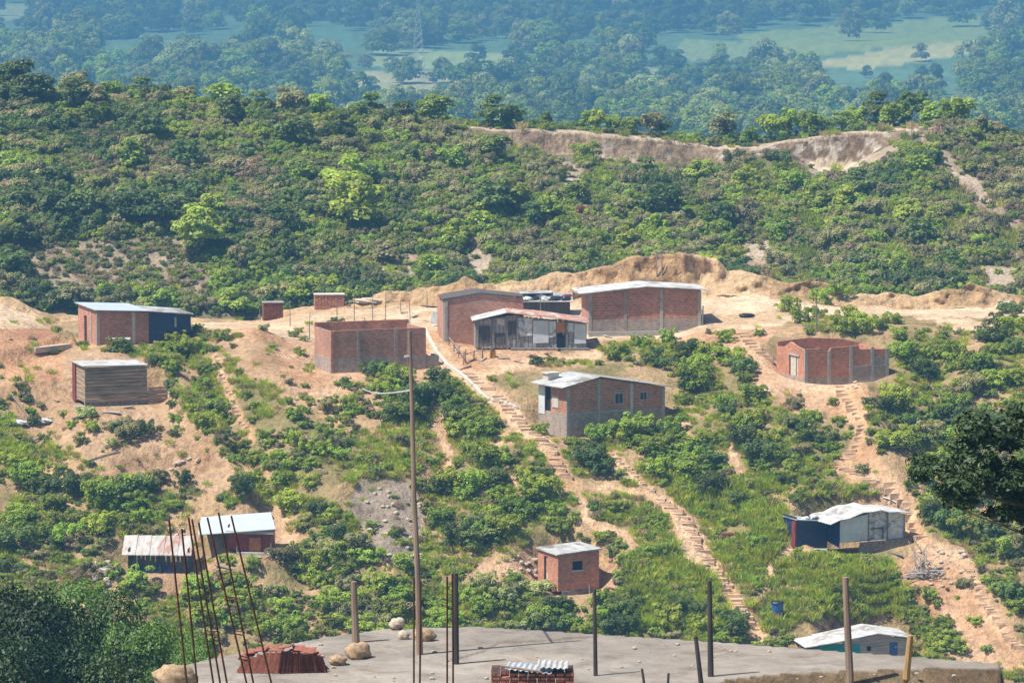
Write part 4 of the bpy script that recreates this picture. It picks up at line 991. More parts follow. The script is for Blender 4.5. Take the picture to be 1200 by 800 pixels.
def fore_vegetation():
    # dark bushy trees below the viewer on the left: px, foot depth, top py, width px
    L = [(-30, 118, 690, 150), (45, 124, 688, 150), (110, 128, 700, 130), (160, 126, 722, 110), (205, 122, 748, 80), (10, 108, 745, 130), (85, 110, 752, 120), (150, 112, 765, 90), (60, 140, 676, 120), (-110, 122, 660, 160), (195, 130, 735, 70)]
    kk = ['shade', 'shade', 'dark2', 'green2', 'green2', 'shade', 'shade', 'dark2', 'green2', 'shade', 'green2']
    LM['dark2'] = leaf_mat('leaf_deep', (.05, .10, .018), .25, .03, .2); LM['green2'] = leaf_mat('leaf_fresh', (.11, .20, .035), .25, .03, .25)
    LM['shade2'] = leaf_mat('leaf_shadow_black', (.018, .042, .010), .25, .03, .15)  # black shadow within the crowns put into the leaf colour
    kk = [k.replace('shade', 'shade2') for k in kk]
    names = {'shade2': 'very dark', 'dark2': 'deep green', 'green2': 'fresher green'}
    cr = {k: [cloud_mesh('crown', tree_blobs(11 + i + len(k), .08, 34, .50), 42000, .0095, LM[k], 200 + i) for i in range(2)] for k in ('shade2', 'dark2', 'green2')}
    for i, (a, D, top, wd) in enumerate(L):
        zt = float(zpy(D, top)); x = float(xpx(a, D, zt)); zg = float(H(np.array([x]), np.array([float(D)]))[0]); h = zt - zg
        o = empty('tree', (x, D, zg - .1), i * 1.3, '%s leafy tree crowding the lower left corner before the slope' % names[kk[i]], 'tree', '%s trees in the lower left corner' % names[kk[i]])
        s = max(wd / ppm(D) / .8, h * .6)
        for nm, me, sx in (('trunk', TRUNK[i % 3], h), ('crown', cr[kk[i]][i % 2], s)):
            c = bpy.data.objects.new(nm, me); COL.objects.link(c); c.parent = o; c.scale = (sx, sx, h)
    # branch of a tree reaching in from the right
    D = 62.
    def P(px, py, d=0): return Vector(at(px, py, D + d))
    base = P(1345, 700); base.z = float(H(np.array([base.x]), np.array([D]))[0])
    o = empty('overhanging_tree', base, 0, 'very dark tree whose leafy branch reaches in at the right edge', 'tree')
    bm = B(); fork = P(1325, 600)
    tube(bm, [base - base - Vector((0, 0, .4)), (fork - base) * .5 + Vector((.1, 0, 0)), fork - base], .17, .11, 9)
    for pts in ([(1325, 600, 0), (1260, 590, .2), (1200, 625, .3), (1150, 605, .3), (1110, 590, .2)], [(1325, 600, 0), (1270, 560, .5), (1200, 560, .6), (1130, 550, .5), (1090, 548, .4)], [(1325, 600, 0), (1280, 530, -.4), (1230, 505, -.4), (1180, 500, -.5)], [(1325, 600, 0), (1320, 520, .2), (1300, 460, .3)], [(1260, 590, .2), (1190, 590, -.5), (1130, 575, -.8)], [(1325, 600, 0), (1390, 560, .2), (1440, 520, .2)]):
        tube(bm, [P(*p) - base for p in pts], .05, .012, 6)
    link('trunk', bm, M['bark'], o)
    bl = []; rr = random.Random(4)
    for (a, b, rpx, m_) in [(1195, 520, 34, 5), (1160, 545, 34, 5), (1120, 552, 26, 4), (1095, 545, 15, 3), (1082, 556, 9, 2), (1145, 575, 28, 4), (1185, 575, 36, 5), (1110, 580, 16, 3), (1175, 605, 16, 2), (1200, 600, 24, 3), (1215, 495, 30, 4), (1240, 540, 50, 8), (1290, 500, 55, 9), (1340, 470, 60, 9), (1400, 520, 60, 9), (1300, 570, 50, 7), (1125, 530, 16, 2), (1165, 515, 18, 2), (1150, 500, 14, 2), (1190, 560, 30, 8), (1205, 590, 30, 8), (1200, 490, 22, 5), (1215, 620, 22, 5), (1160, 560, 26, 5), (1135, 590, 14, 2)]:
        for _ in range(m_ + 2):
            q = P(a + rr.uniform(-1, 1) * rpx, b + rr.uniform(-.7, .7) * rpx * .8, rr.uniform(-1.3, 1.3)) - base
            bl.append((q.x, q.y, q.z, rr.uniform(.13, .30), .6))
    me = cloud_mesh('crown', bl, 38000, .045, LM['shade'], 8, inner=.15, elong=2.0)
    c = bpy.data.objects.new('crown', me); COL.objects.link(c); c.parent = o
# ------------------------------------------------------------------ building sites
SITES = {}
def site(key, px, py, ang, L, W, pad=True, dz=0, soft=2.2, D0=243., D1=312.):
    """remember where a building's near corner stands, and level its ground"""
    g = gp(px, py, D0, D1); a = R(ang)
    SITES[key] = (g, a)
    if pad:
        ex = Vector((math.cos(a), math.sin(a), 0)); ey = Vector((-math.sin(a), math.cos(a), 0))
        n = max(1, round(L / max(W, 1)))
        for i in range(n):
            c = g + ex * (L * (i + .5) / n) + ey * W * .5
            PADS.append((c.x, c.y, W * .5, g.z + dz, soft))
    return g, a
def make_sites():
    site('gable', 664, 512, 32, 8.2, 4.0, dz=-.1)
    site('long', 690, 394, 7, 8.6, 6.0)
    site('brownb', 521, 401, 8, 6.2, 4.5)
    site('shack', 557, 410, 3, 8.2, 3.6)
    site('roofless', 388, 438, 20, 7.3, 4.0)
    site('left', 114, 406, 20, 6.8, 5.0)
    site('plank', 100, 478, 20, 5.6, 3.4)
    site('hut', 654, 690, 25, 3.05, 3.2, soft=2.6, dz=-.5)
    site('tarp', 984, 643, 25, 5.2, 3.4, dz=-.7)
    site('ruin', 943, 446, 22, 6.9, 5.0, dz=-.5, soft=3.2)
    site('low', 1008, 780, 12, 4.0, 5.0, D0=240.)
    site('rusty', 150, 672, -4, 4.4, 2.6)
    site('awning', 281, 650, -6, 2.8, 2.2)
    site('stacka', 309, 376, 10, 1.6, 1.2, soft=1.)
    site('stackb', 369, 364, 6, 2.3, 1.4, soft=1.)

EX, EY, EZ = Vector((1, 0, 0)), Vector((0, 1, 0)), Vector((0, 0, 1))
def house_walls(o, L, W, H, mat, lower=None, lowmat=None, front_top=None, holes_f=(), holes_l=(), hl=None, hr=None, t=.15, name='wall', z0=-.8):
    """four brick walls as one part; lower part of another masonry as a second"""
    hl = H if hl is None else hl; hr = H if hr is None else hr
    hb = min(hl, hr, H)
    zb = lower if lower else z0
    bm = B()
    ft = front_top or [(0, hl), (L, hr)]
    wall(bm, (0, 0, 0), EX, EY, L, hb, t, holes_f, top=ft if max(z for s, z in ft) > hb + 1e-3 else None, zb=zb)
    wall(bm, (0, W - t, 0), EX, EY, L, hb, t, (), top=ft if max(z for s, z in ft) > hb + 1e-3 else None, zb=zb)
    wall(bm, (0, t, 0), EY, EX, W - 2 * t, hl, t, holes_l, zb=zb)
    wall(bm, (L - t, t, 0), EY, EX, W - 2 * t, hr, t, (), zb=zb)
    link(name, bm, M[mat], o)
    if lower:
        bm = B(); e = .02
        prism(bm, [(-e, z0), (L + e, z0), (L + e, lower), (-e, lower)], (0, -e, 0), EX, EY, t)
        prism(bm, [(-e, z0), (L + e, z0), (L + e, lower), (-e, lower)], (0, W + e - t, 0), EX, EY, t)
        prism(bm, [(t - e, z0), (W + e - t, z0), (W + e - t, lower), (t - e, lower)], (-e, 0, 0), EY, EX, t)
        prism(bm, [(t - e, z0), (W + e - t, z0), (W + e - t, lower), (t - e, lower)], (L + e - t, 0, 0), EY, EX, t)
        link('foundation', bm, M[lowmat or 'block'], o)
def column(o, s, top, z0=-.6, w=.24, mat='conc', face='front', W=0):
    bm = B()
    if face == 'front': box(bm, s - w / 2, s + w / 2, -.045, .05, z0, top)
    else: box(bm, -.045, .05, s - w / 2, s + w / 2, z0, top)
    link('column', bm, M[mat], o)
def beam(o, s0, s1, z, h=.2, mat='conc'):
    bm = B(); box(bm, s0, s1, -.04, .05, z, z + h); link('beam', bm, M[mat], o)
def window(o, s0, s1, z0, z1, mat='glass', bars=True, face='front', fm='conc'):
    bm = B(); f = .06
    def bx_(a0, a1, y0, y1, c0, c1):
        if face == 'front': box(bm, a0, a1, y0, y1, c0, c1)
        else: box(bm, y0, y1, a0, a1, c0, c1)
    bx_(s0, s1, .0, .09, z0, z0 + f); bx_(s0, s1, .0, .09, z1 - f, z1); bx_(s0, s0 + f, .003, .087, z0 + f, z1 - f); bx_(s1 - f, s1, .003, .087, z0 + f, z1 - f)
    if bars: bx_((s0 + s1) / 2 - .02, (s0 + s1) / 2 + .02, .01, .05, z0 + f, z1 - f)
    w_ = link('window', bm, M[fm], o)
    bm = B()
    if face == 'front': box(bm, s0 + f, s1 - f, .06, .08, z0 + f, z1 - f)
    else: box(bm, .06, .08, s0 + f, s1 - f, z0 + f, z1 - f)
    link('pane', bm, M[mat], w_)
def door(o, s0, s1, z0, z1, mat, face='front', y=.03, open_=False):
    bm = B()
    if face == 'front': box(bm, s0, s1, y, y + .05, z0, z1)
    else: box(bm, y, y + .05, s0, s1, z0, z1)
    d = link('door', bm, M[mat], o)
    bm = B()
    if face == 'front': box(bm, s1 - .14, s1 - .08, y - .05, y - .002, z0 + .95, z0 + 1.08)
    else: box(bm, y - .05, y - .002, s0 + .08, s0 + .14, z0 + .95, z0 + 1.08)
    link('handle', bm, M['steel'], d)
def roof_stones(o, pts, r=.13):
    for i, (x, y, z) in enumerate(pts):
        bm = B(); rock(bm, (x, y, z + r * .6), r * random.uniform(.8, 1.3), i + len(pts)); q = link('roof_stone', bm, M['stone'], None, True)
        q.parent = None; q.matrix_world = o.matrix_world.copy(); q.location = o.location; q.rotation_euler = o.rotation_euler
        yield q
def planks(bm, o, d, n, L, z0, z1, step=.24, t=.04, gap=.03, horizontal=True, slope=0, zr=None):
    """separate boards set side by side with ragged ends"""
    if horizontal:
        z = z0
        while z < z1 - .02:
            h = min(step * random.uniform(.8, 1.15), z1 - z); e = random.uniform(-.05, .05); q = random.uniform(0, .02)
            prism(bm, [(max(-.02, e), z), (L + e * .6, z + random.uniform(-.015, .015)), (L + e * .6, z + h - gap), (max(-.02, e), z + h - gap)], Vector(o) + Vector(n) * q, d, n, t); z += h
    else:
        s = 0
        while s < L - .02:
            w_ = min(step * random.uniform(.8, 1.2), L - s); q = random.uniform(0, .02); top = z1 if zr is None else z1 + (zr - z1) * (s / L)
            prism(bm, [(s, z0), (s + w_ - gap, z0), (s + w_ - gap, top + slope), (s, top)], Vector(o) + Vector(n) * q, d, n, t); s += w_
def start(name, key, label, cat, group=None, dz=0):
    g, a = SITES[key]
    return empty(name, g + Vector((0, 0, dz)), a, label, cat, group)

def build_houses():
    # 1 gabled brick house in the middle of the slope
    o = start('brick_house', 'gable', 'brick house with two small windows and pale gabled roof, mid-slope beside the stairs', 'house')
    L, W = 8.2, 3.6; prof = [(0, 3.45), (2.6, 3.95), (L, 3.0)]
    house_walls(o, L, W, 3.3, 'brick', 1.55, 'block', front_top=prof, holes_f=[(4.0, 4.75, 2.0, 2.8), (6.1, 6.75, 2.15, 2.75)], holes_l=[(1.9, 2.7, 1.55, 3.3)], hl=3.45, hr=3.0, z0=-.9)
    window(o, 4.0, 4.75, 2.0, 2.8); window(o, 6.1, 6.75, 2.15, 2.75)
    for s, t_ in ((.12, 3.4), (2.65, 3.9), (5.4, 3.4), (L - .1, 2.95)): column(o, s, t_, -.9, mat='conc' if s != 5.4 else 'conc_l')
    beam(o, .24, 2.53, 1.50, .14); beam(o, 2.77, 5.28, 1.50, .14)
    bm = B(); box(bm, -.05, .05, 1.0, 1.8, 1.9, 2.7); link('shutter', bm, M['conc_l'], o)
    door(o, 1.93, 2.67, 1.56, 3.25, 'dark', 'left', .09)
    bm = B(); box(bm, -.06, .0, 2.75, 3.55, 1.3, 3.4); link('white_panel', bm, M['tarpw'], o)
    rp = [(-.55, 3.42), (2.6, 4.02), (L + .4, 2.98)]
    roof_slab('roof', rp, W, M['zinc'], o, over=.25, wave=.02)
    bm = B(); box(bm, .2, 1.1, 2.7, 3.4, 3.5, 4.1); box(bm, .1, 1.2, 2.6, 3.5, 4.11, 4.19); link('roof_vent', bm, M['conc_l'], o)
    # 2 long brick house on the terrace
    o = start('brick_house', 'long', 'largest brick house on the terrace, with a low white-edged roof and grey lower wall', 'house')
    L, W = 8.5, 4.0; prof = [(0, 3.2), (4.3, 3.62), (L, 3.35)]
    house_walls(o, L, W, 3.2, 'brick', 1.25, 'block', front_top=prof, hl=3.2, hr=3.35, z0=-.8)
    column(o, .1, 3.2, -.8); column(o, 2.75, 3.4, -.8, mat='block'); column(o, 5.5, 3.5, -.8); column(o, L - .1, 3.3, -.8)
    bm = B(); box(bm, -.02, L + .6, -.3, -.06, -.9, .35); link('plinth', bm, M['conc'], o)
    roof_slab('roof', [(-.75, 3.17), (4.3, 3.68), (L + .35, 3.4)], W, M['white'], o, over=.35, wave=.02, th=.07)
    for pp in ([(L + .1, -.1, -.4), (L + .15, -.1, 2.2)], [(L + .25, .5, -.3), (L + .1, .0, 1.9)]):
        bm = B(); tube(bm, pp, .05); link('prop', bm, M['greypost'], o)
    # 3 brown brick building at the top of the trail
    o = start('brick_building', 'brownb', 'flat-topped brick building at the head of the curving trail', 'building')
    L, W = 5.9, 4.5
    house_walls(o, L, W, 3.1, 'brick_b', front_top=[(0, 3.1), (2.6, 3.55), (L, 3.2)], hl=3.1, hr=3.2, z0=-.8)
    column(o, .1, 3.1, -.6, face='front'); 
    bm = B(); box(bm, -.04, .05, .6, 1.0, 0, 3.0); link('column', bm, M['conc'], o)
    roof_slab('roof', [(-.15, 3.14), (2.6, 3.6), (L + .1, 3.24)], 3.0, M['plank_d'], o, over=.08, th=.05)
    # 4 low shack with rust and white sheets
    o = start('patchwork_shack', 'shack', 'low patched shack with a rusty red roof and torn white wall sheets', 'shack')
    L, W = 8.2, 3.4; prof = [(0, 2.15), (2.2, 2.65), (L, 1.9)]
    bm = B(); planks(bm, (0, 0, 0), EX, EY, 3.0, .1, 2.15, .3, horizontal=False, slope=.04, zr=2.55); planks(bm, (3.0, .05, 0), EX, EY, 5.2, .1, 2.5, .35, horizontal=False, zr=1.9)
    planks(bm, (0, .1, 0), EY, EX, W - .2, .1, 2.1, .3, horizontal=False); planks(bm, (L - .04, .1, 0), EY, EX, W - .2, .1, 1.9, .3, horizontal=False); planks(bm, (0, W - .05, 0), EX, EY, L, .1, 1.9, .4, horizontal=False)
    link('plank_wall', bm, M['plank_g'], o)
    for (a, b, c, d, mt) in ((3.15, 4.2, 1.05, 2.35, 'tarpg'), (4.25, 5.4, .55, 2.15, 'tarpw'), (5.45, 5.95, .95, 2.1, 'tarpg'), (7.3, 8.15, .35, 1.9, 'tarpw'), (6.75, 7.25, 1.25, 1.98, 'tarpg'), (1.6, 2.15, 1.85, 2.3, 'conc_l')):
        bm = B(); prism(bm, [(a, c + random.uniform(-.1, .1)), (b, c + random.uniform(-.1, .1)), (b, d - .04), (a, d)], (0, -.05, 0), EX, EY, .03); link('wall_sheet', bm, M[mt], o)
    for a_, b_, c_, d_ in ((.3, 1.1, .5, 1.75), (2.45, 2.95, 1.0, 2.1), (1.45, 2.2, .4, 1.2)):
        bm = B(); box(bm, a_, b_, -.045, -.012, c_, d_); link('painted_opening', bm, M['plank_d'], o)  # dark panels set on the wall, painting the gloom of openings
    bm = B(); box(bm, 6.0, 6.6, -.04, -.01, 1.25, 2.0); link('shutter', bm, M['orange'], o)
    door(o, 6.0, 6.6, .12, 1.2, 'dark', y=-.04)
    for s, t_ in ((.05, 2.1), (1.25, 2.35), (2.3, 2.55), (3.05, 2.5), (6.7, 2.1)):
        bm = B(); box(bm, s, s + .09, -.11, -.055, -.3, t_); link('post', bm, M['greypost'], o)
    bm = B(); box(bm, 2.6, L + .2, -.45, -.13, -.9, .1, .04); link('stone_footing', bm, M['stone_g'], o)
    roof_slab('roof', [(-.25, 2.13), (2.3, 2.72)], W, M['white'], o, over=.35, wave=.02, th=.05)
    roof_slab('roof', [(2.32, 2.74), (5.2, 2.42), (L + .2, 1.93)], W, M['rust'], o, over=.35, wave=.03, th=.05)
    # 5 roofless brick box
    o = start('roofless_building', 'roofless', 'roofless brick shell with thick grey lower band left of the trail', 'building')
    L, W = 7.2, 4.0
    house_walls(o, L, W, 3.0, 'brick_b', 1.05, 'block', z0=-1.2)
    for s in (2.1, 4.9): column(o, s, 2.98, -1.2, mat='block')
    column(o, .1, 2.98, -1.2, w=.2, mat='brick_o'); column(o, 5.9, 2.98, -1.2, mat='block')
    bm = B(); box(bm, L + .05, L + 1.0, .02, .2, -1.0, 1.0); box(bm, L + .82, L + 1.0, .2, 1.3, -1.0, 1.0); link('side_wall', bm, M['block'], o)
    bm = B(); box(bm, .16, L - .16, .16, W - .16, .9, 1.2); link('earth_fill', bm, M['step'], o)
    bm = B(); box(bm, 0, L, W - .15, W, 3.004, 3.3); box(bm, 0, L * .99, .0, .15, 3.004, 3.06); link('coping', bm, M['brick_o'], o)
    # 6 house at the far left with the dark tarpaulin annex
    o = start('brick_house', 'left', 'brick house with pale roof and dark blue tarpaulin end, on the left', 'house')
    L, W = 3.9, 5.8
    house_walls(o, L, W, 2.5, 'brick', holes_l=[(3.0, 3.8, -.3, 1.9)], z0=-.9, front_top=[(0, 2.55), (L, 2.35)], hl=2.55, hr=2.35)
    column(o, .08, 2.5, -.9); column(o, 2.75, 2.4, -.9, mat='conc_l')
    bm = B(); box(bm, -.045, .05, 1.6, 1.85, -.8, 2.5); link('column', bm, M['conc'], o)
    door(o, 3.03, 3.77, -.3, 1.88, 'dark', 'left', .08)
    bm = B(); planks(bm, (L + .01, .0, 0), EX, EY, 3.2, -.4, 2.3, .5, gap=.0, horizontal=False, t=.05, zr=2.0); planks(bm, (L + 3.2, .05, 0), EY, -EX, 4., -.4, 2.05, .6, gap=0, horizontal=False)
    link('tarpaulin_wall', bm, M['tarpb'], o)
    bm = B(); box(bm, L + 1.95, L + 2.1, -.04, -.01, 1.2, 1.9); link('vent', bm, M['white'], o)
    roof_slab('roof', [(-.2, 2.62), (L, 2.42)], W, M['bluew'], o, over=.35, wave=.02)
    roof_slab('annex_roof', [(L + .02, 2.40), (L + 3.35, 2.08)], W - 1.5, M['zinc'], o, over=.25, wave=.02)
    # 7 plank shack
    o = start('wooden_shack', 'plank', 'weathered brown plank shack with white-edged flat roof below the left house', 'shack')
    L, W = 4.5, 3.4
    bm = B(); planks(bm, (0, 0, 0), EX, EY, L, .3, 2.75, .27); planks(bm, (0, .05, 0), EY, EX, W, .3, 2.8, .3); planks(bm, (0, W, 0), EX, -EY, L, .3, 2.7, .3); planks(bm, (L, .05, 0), EY, -EX, W, .3, 2.7, .3)
    link('plank_wall', bm, M['plank'], o)
    bm = B(); planks(bm, (L + .03, -.02, 0), EX, EY, 1.35, -.1, 1.25, .3); link('low_fence', bm, M['plank'], o)
    bm = B(); box(bm, L + 1.35, L + 1.45, -.06, .05, -.5, 1.75); link('post', bm, M['greypost'], o)
    bm = B(); box(bm, .0, L + 1.3, .06, .3, -.8, .28, .03); link('stone_footing', bm, M['stone_g'], o)
    bm = B(); box(bm, -.08, -.02, W - .8, W + .1, -.2, 2.8); link('maroon_sheet', bm, M['maroon'], o)
    bm = B(); box(bm, -.7, -.06, .1, .6, -.7, .1, .1); link('rubble_sack', bm, M['tarpg'], o)
    roof_slab('roof', [(-.15, 2.84), (L + .05, 2.76)], W, M['white'], o, over=.15, th=.07)
    # 8 small brick hut
    o = start('brick_hut', 'hut', 'small square brick hut with one black window and slanted pale roof', 'hut')
    L, W = 3.0, 3.1
    house_walls(o, L, W, 2.2, 'brick_o', holes_f=[(1.05, 1.8, 1.15, 1.75)], holes_l=[(1.4, 2.0, .2, 1.9)], front_top=[(0, 2.2), (L, 2.35)], hl=2.2, hr=2.35, z0=-.2)
    bm = B(); box(bm, 1.08, 1.77, .07, .1, 1.18, 1.72); link('window', bm, M['dark'], o)
    bm = B(); box(bm, 1.0, 1.85, -.03, .04, 1.04, 1.14); link('sill', bm, M['conc_l'], o)
    door(o, 1.43, 1.97, .2, 1.88, 'rust', 'left', .08)
    bm = B(); box(bm, .3, L + .1, -.1, .0, -1.5, -.2, .05); link('stone_footing', bm, M['stone_g'], o)
    roof_slab('roof', [(-.15, 2.22), (L + .15, 2.40)], W, M['zinc'], o, over=.15, th=.08)
    bm = B(); tube(bm, [(2.2, -.35, -1.5), (2.15, -.3, .15)], .06); link('prop', bm, M['greypost'], o)
    # 9 white tarpaulin shack
    o = start('tarpaulin_shack', 'tarp', 'shack of white tarpaulin and pale boards with a torn black end beside the stairs', 'shack')
    L, W = 5.0, 2.8
    bm = B(); wall(bm, (0, 0, 0), EX, EY, L, 1.7, .05, (), top=[(0, 1.75), (2.9, 2.2), (L, 1.9)], zb=.25); wall(bm, (L - .05, .05, 0), EY, EX, W, 1.85, .05, zb=.25); wall(bm, (0, W, 0), EX, EY, L, 1.7, .05, zb=.25)
    link('board_wall', bm, M['tarpg'], o)
    bm = B(); prism(bm, [(0, .25), (2.1, .35), (2.1, 2.05), (0, 1.7)], (0, -.05, 0), EX, EY, .03); link('white_tarpaulin', bm, M['tarpw'], o)
    bm = B(); prism(bm, [(0, -.1), (W * .95, .3), (W * .95, 1.6), (0, 1.7)], (-.04, 0, 0), EY, EX, .03); link('tarpaulin_wall', bm, M['tarpb'], o)
    for s, t_ in ((2.12, 2.0), (3.6, 2.05), (4.9, 1.8)):
        bm = B(); box(bm, s, s + .07, -.09, -.055, -.2, t_); link('post', bm, M['greypost'], o)
    bm = B(); box(bm, 2.3, 3.3, -.08, -.056, 1.02, 1.08); box(bm, 3.24, 3.3, -.08, -.056, .3, 1.0); link('door_frame', bm, M['darkpost'], o)
    bm = B(); box(bm, 1.4, L + .25, -.35, -.1, -1.0, .2, .08); link('stone_footing', bm, M['stone_g'], o)
    bm = B(); prof = [(-.9, 1.55), (-.2, 1.8), (.5, 1.84), (1.1, 2.05), (1.6, 2.2), (2.3, 2.2), (2.9, 2.3), (3.6, 2.1), (4.2, 2.07), (L + .4, 1.93)]
    roof_slab('roof', prof, W, M['white'], o, over=.35, wave=.03, th=.04)
    bm = B(); box(bm, -2.4, -.05, 1.6, 1.66, -.3, 1.7); box(bm, -2.4, -2.34, 1.66, 3.4, -.3, 1.9); link('annex_wall', bm, M['tarpb'], o)
    bm = B(); box(bm, -2.55, -2.42, 1.5, 2.0, -.2, 1.6); link('maroon_sheet', bm, M['maroon'], o)
    bm = B(); prism(bm, [(-2.5, 1.72), (-.2, 1.5), (-.2, 1.56), (-2.5, 1.78)], (0, 1.4, 0), EX, EY, 2.0); link('annex_roof', bm, M['zinc'], o)
    for i in range(5):
        bm = B(); rock(bm, (-1.5 + i * .35, 2.0 + (i % 2) * .6, 1.72 + .05 * (i % 3)), .28, i + 60, 2, .45); link('torn_plastic', bm, M['black' if i % 2 else 'tarpw'], o)
    # 10 unfinished brick house on the right
    o = start('unfinished_building', 'ruin', 'roofless unfinished brick building with pale gate and concrete frame on the right', 'building')
    L, W = 6.7, 4.6
    top = [(0, 3.0), (.2, 3.1), (.2, 2.55), (1.0, 2.2), (1.15, 2.2), (1.15, 2.62), (3.9, 2.75), (3.9, 2.3), (L, 2.3)]
    bm = B(); t = .15
    wall(bm, (0, 0, 0), EX, EY, L, 1.9, t, (), top=[(0, 2.15), (1.2, 2.2), (1.9, 1.95), (2.1, 2.2), (4.3, 2.28), (4.35, 2.02), (L, 1.95)], zb=.1)
    wall(bm, (0, W - t, 0), EX, EY, L, 1.8, t, (), top=[(0, 2.3), (2.5, 2.5), (5.2, 2.3), (L, 1.95)], zb=-.5)
    wall(bm, (0, t, 0), EY, EX, W - 2 * t, 1.9, t, [(1.0, 2.4, .1, 1.55)], top=[(0, 2.15), (1.0, 2.25), (2.2, 2.5), (3.1, 2.1), (W - 2 * t, 1.95)], zb=.1)
    wall(bm, (L - t, t, 0), EY, EX, W - 2 * t, 1.9, t, (), zb=-.5)
    link('wall', bm, M['brick_o'], o)
    bm = B(); prism(bm, [(2.3, -1.6), (L + .02, -1.6), (L + .02, .1), (2.3, .1)], (0, -.02, 0), EX, EY, t); prism(bm, [(-.02, -.6), (2.3, -.6), (2.3, .1), (-.02, .1)], (0, -.02, 0), EX, EY, t)
    prism(bm, [(t, -.6), (W, -.6), (W, .1), (t, .1)], (-.02, 0, 0), EY, EX, t); prism(bm, [(t, -1.6), (W, -1.6), (W, .1), (t, .1)], (L - t + .02, 0, 0), EY, EX, t); link('foundation', bm, M['block'], o)
    for s, t_ in ((.1, 2.2), (1.95, 2.0), (3.7, 2.3), (5.4, 2.15), (L - .1, 1.98)): column(o, s, t_, -.7)
    beam(o, 3.82, 5.28, .72, .12); beam(o, 5.52, L - .22, .72, .12); beam(o, 5.52, L - .22, -.25, .14); beam(o, 3.82, 5.28, -.35, .14)
    bm = B(); box(bm, .03, .1, 1.1, 1.35, .12, 1.5); box(bm, .03, .1, 1.5, 2.35, .12, 1.5); link('gate', bm, M['conc_l'], o)
    bm = B(); box(bm, 3.84, 5.27, -.018, -.002, .12, .71); box(bm, 5.53, L - .23, -.018, -.002, -.1, .71); box(bm, 5.53, L - .23, -.018, -.002, .85, 1.5); link('block_infill', bm, M['block'], o)
    bm = B(); box(bm, -.06, .05, .8, 2.6, 1.56, 1.68); link('lintel', bm, M['conc'], o)
    bm = B(); box(bm, .16, L - .16, .16, W - .16, -.6, .12); link('earth_fill', bm, M['step'], o)
    # 11 low gabled shed at the foot of the slope
    o = start('gabled_shed', 'low', 'low gabled shed of grey planks with teal side at the foot of the slope', 'shed')
    L, W = 3.4, 6.0
    prof = [(0, 1.7), (1.1, 1.85), (L, 1.5)]
    bm = B(); wall(bm, (0, 0, 0), EX, EY, L, 1.45, .06, [(1.95, 2.5, 0, 1.35)], top=prof, zb=-.6); wall(bm, (L - .06, .06, 0), EY, EX, W - 2, 1.5, .06, zb=-.6); wall(bm, (0, W - 2, 0), EX, EY, L, 1.45, .06, zb=-.4)
    link('plank_wall', bm, M['plank_g'], o)
    door(o, 1.97, 2.48, 0, 1.33, 'blue', y=.02)
    bm = B(); box(bm, .45, .7, -.03, .0, .85, 1.15); link('vent', bm, M['dark'], o)
    # side running back-left, teal sheets
    bm = B(); 
    wall(bm, (-2.6, .9, 0), Vector((2.6, -.9, 0)).normalized(), EY, 2.75, 1.3, .05, zb=-.3); link('teal_wall', bm, M['teal'], o)
    for q_ in ((-2.7, .9, 1.2), (-3.6, 1.4, 1.15)):
        bm = B(); tube(bm, [(q_[0], q_[1], -.6), q_], .05); link('post', bm, M['greypost'], o)
    roof_slab('roof', [(-3.7, 1.2), (-2.0, 1.42), (1.1, 1.95), (L + .12, 1.57)], 3.2, M['white'], o, over=.2, th=.05, wave=.02)
    # 12 rust-streaked low shack
    o = start('low_shack', 'rusty', 'low dark shack under a rust-streaked white corrugated roof at lower left', 'shack')
    L, W = 4.0, 2.4
    bm = B(); planks(bm, (0, 0, 0), EX, EY, L, -.3, 1.25, .3, horizontal=False, gap=.05); planks(bm, (0, .05, 0), EY, EX, W, -.3, 1.6, .3, horizontal=False); planks(bm, (L, .05, 0), EY, -EX, W, -.3, 1.6, .3, horizontal=False); link('plank_wall', bm, M['plank_d'], o)
    bm = B(); box(bm, .4, 3.2, -.06, -.015, -.2, .5); link('tarpaulin_wall', bm, M['tarpb'], o)
    for s in (.1, 2.1, 3.8):
        bm = B(); box(bm, s, s + .12, -.16, -.07, -.6, 1.22); link('post', bm, M['darkpost'], o)
    bm = B()
    for i in range(5):
        a = -.35 + i * .93
        hexa(bm, [(a, -.35, 1.2), (a + .9, -.35, 1.22), (a + .6, 2.7, 2.05), (a - .3, 2.7, 2.02), (a, -.35, 1.25), (a + .9, -.35, 1.27), (a + .6, 2.7, 2.10), (a - .3, 2.7, 2.07)])
    link('roof', bm, M['rustw'], o)
    # 13 open red shack with the bright tin roof
    o = start('open_shack', 'awning', 'small red shack on a stone plinth under a bright bluish tin roof', 'shack')
    bm = B(); box(bm, -.9, 2.0, .5, .56, .2, 1.6); box(bm, -.9, -.84, .56, 2.2, .2, 1.9); box(bm, 1.94, 2.0, .56, 2.2, .2, 1.8); box(bm, -.84, 1.94, 2.14, 2.2, .2, 1.9); link('wall', bm, M['redw'], o)
    bm = B(); box(bm, .55, 1.35, .40, .47, .1, 1.1); link('door', bm, M['orange'], o)
    bm = B(); box(bm, -.2, 2.3, -.1, 2.3, -.6, .15, .04); link('stone_plinth', bm, M['conc'], o)
    for s in (-2.5, -.2, 2.1):
        bm = B(); tube(bm, [(s, .1, -.6), (s, .1, 1.45)], .045); link('post', bm, M['greypost'], o)
    bm = B(); hexa(bm, [(-2.75, -.25, 1.30), (2.45, -.15, 1.75), (1.65, 2.6, 2.45), (-3.05, 2.5, 2.05), (-2.75, -.25, 1.35), (2.45, -.15, 1.80), (1.65, 2.6, 2.50), (-3.05, 2.5, 2.10)]); link('roof', bm, M['bluew'], o)
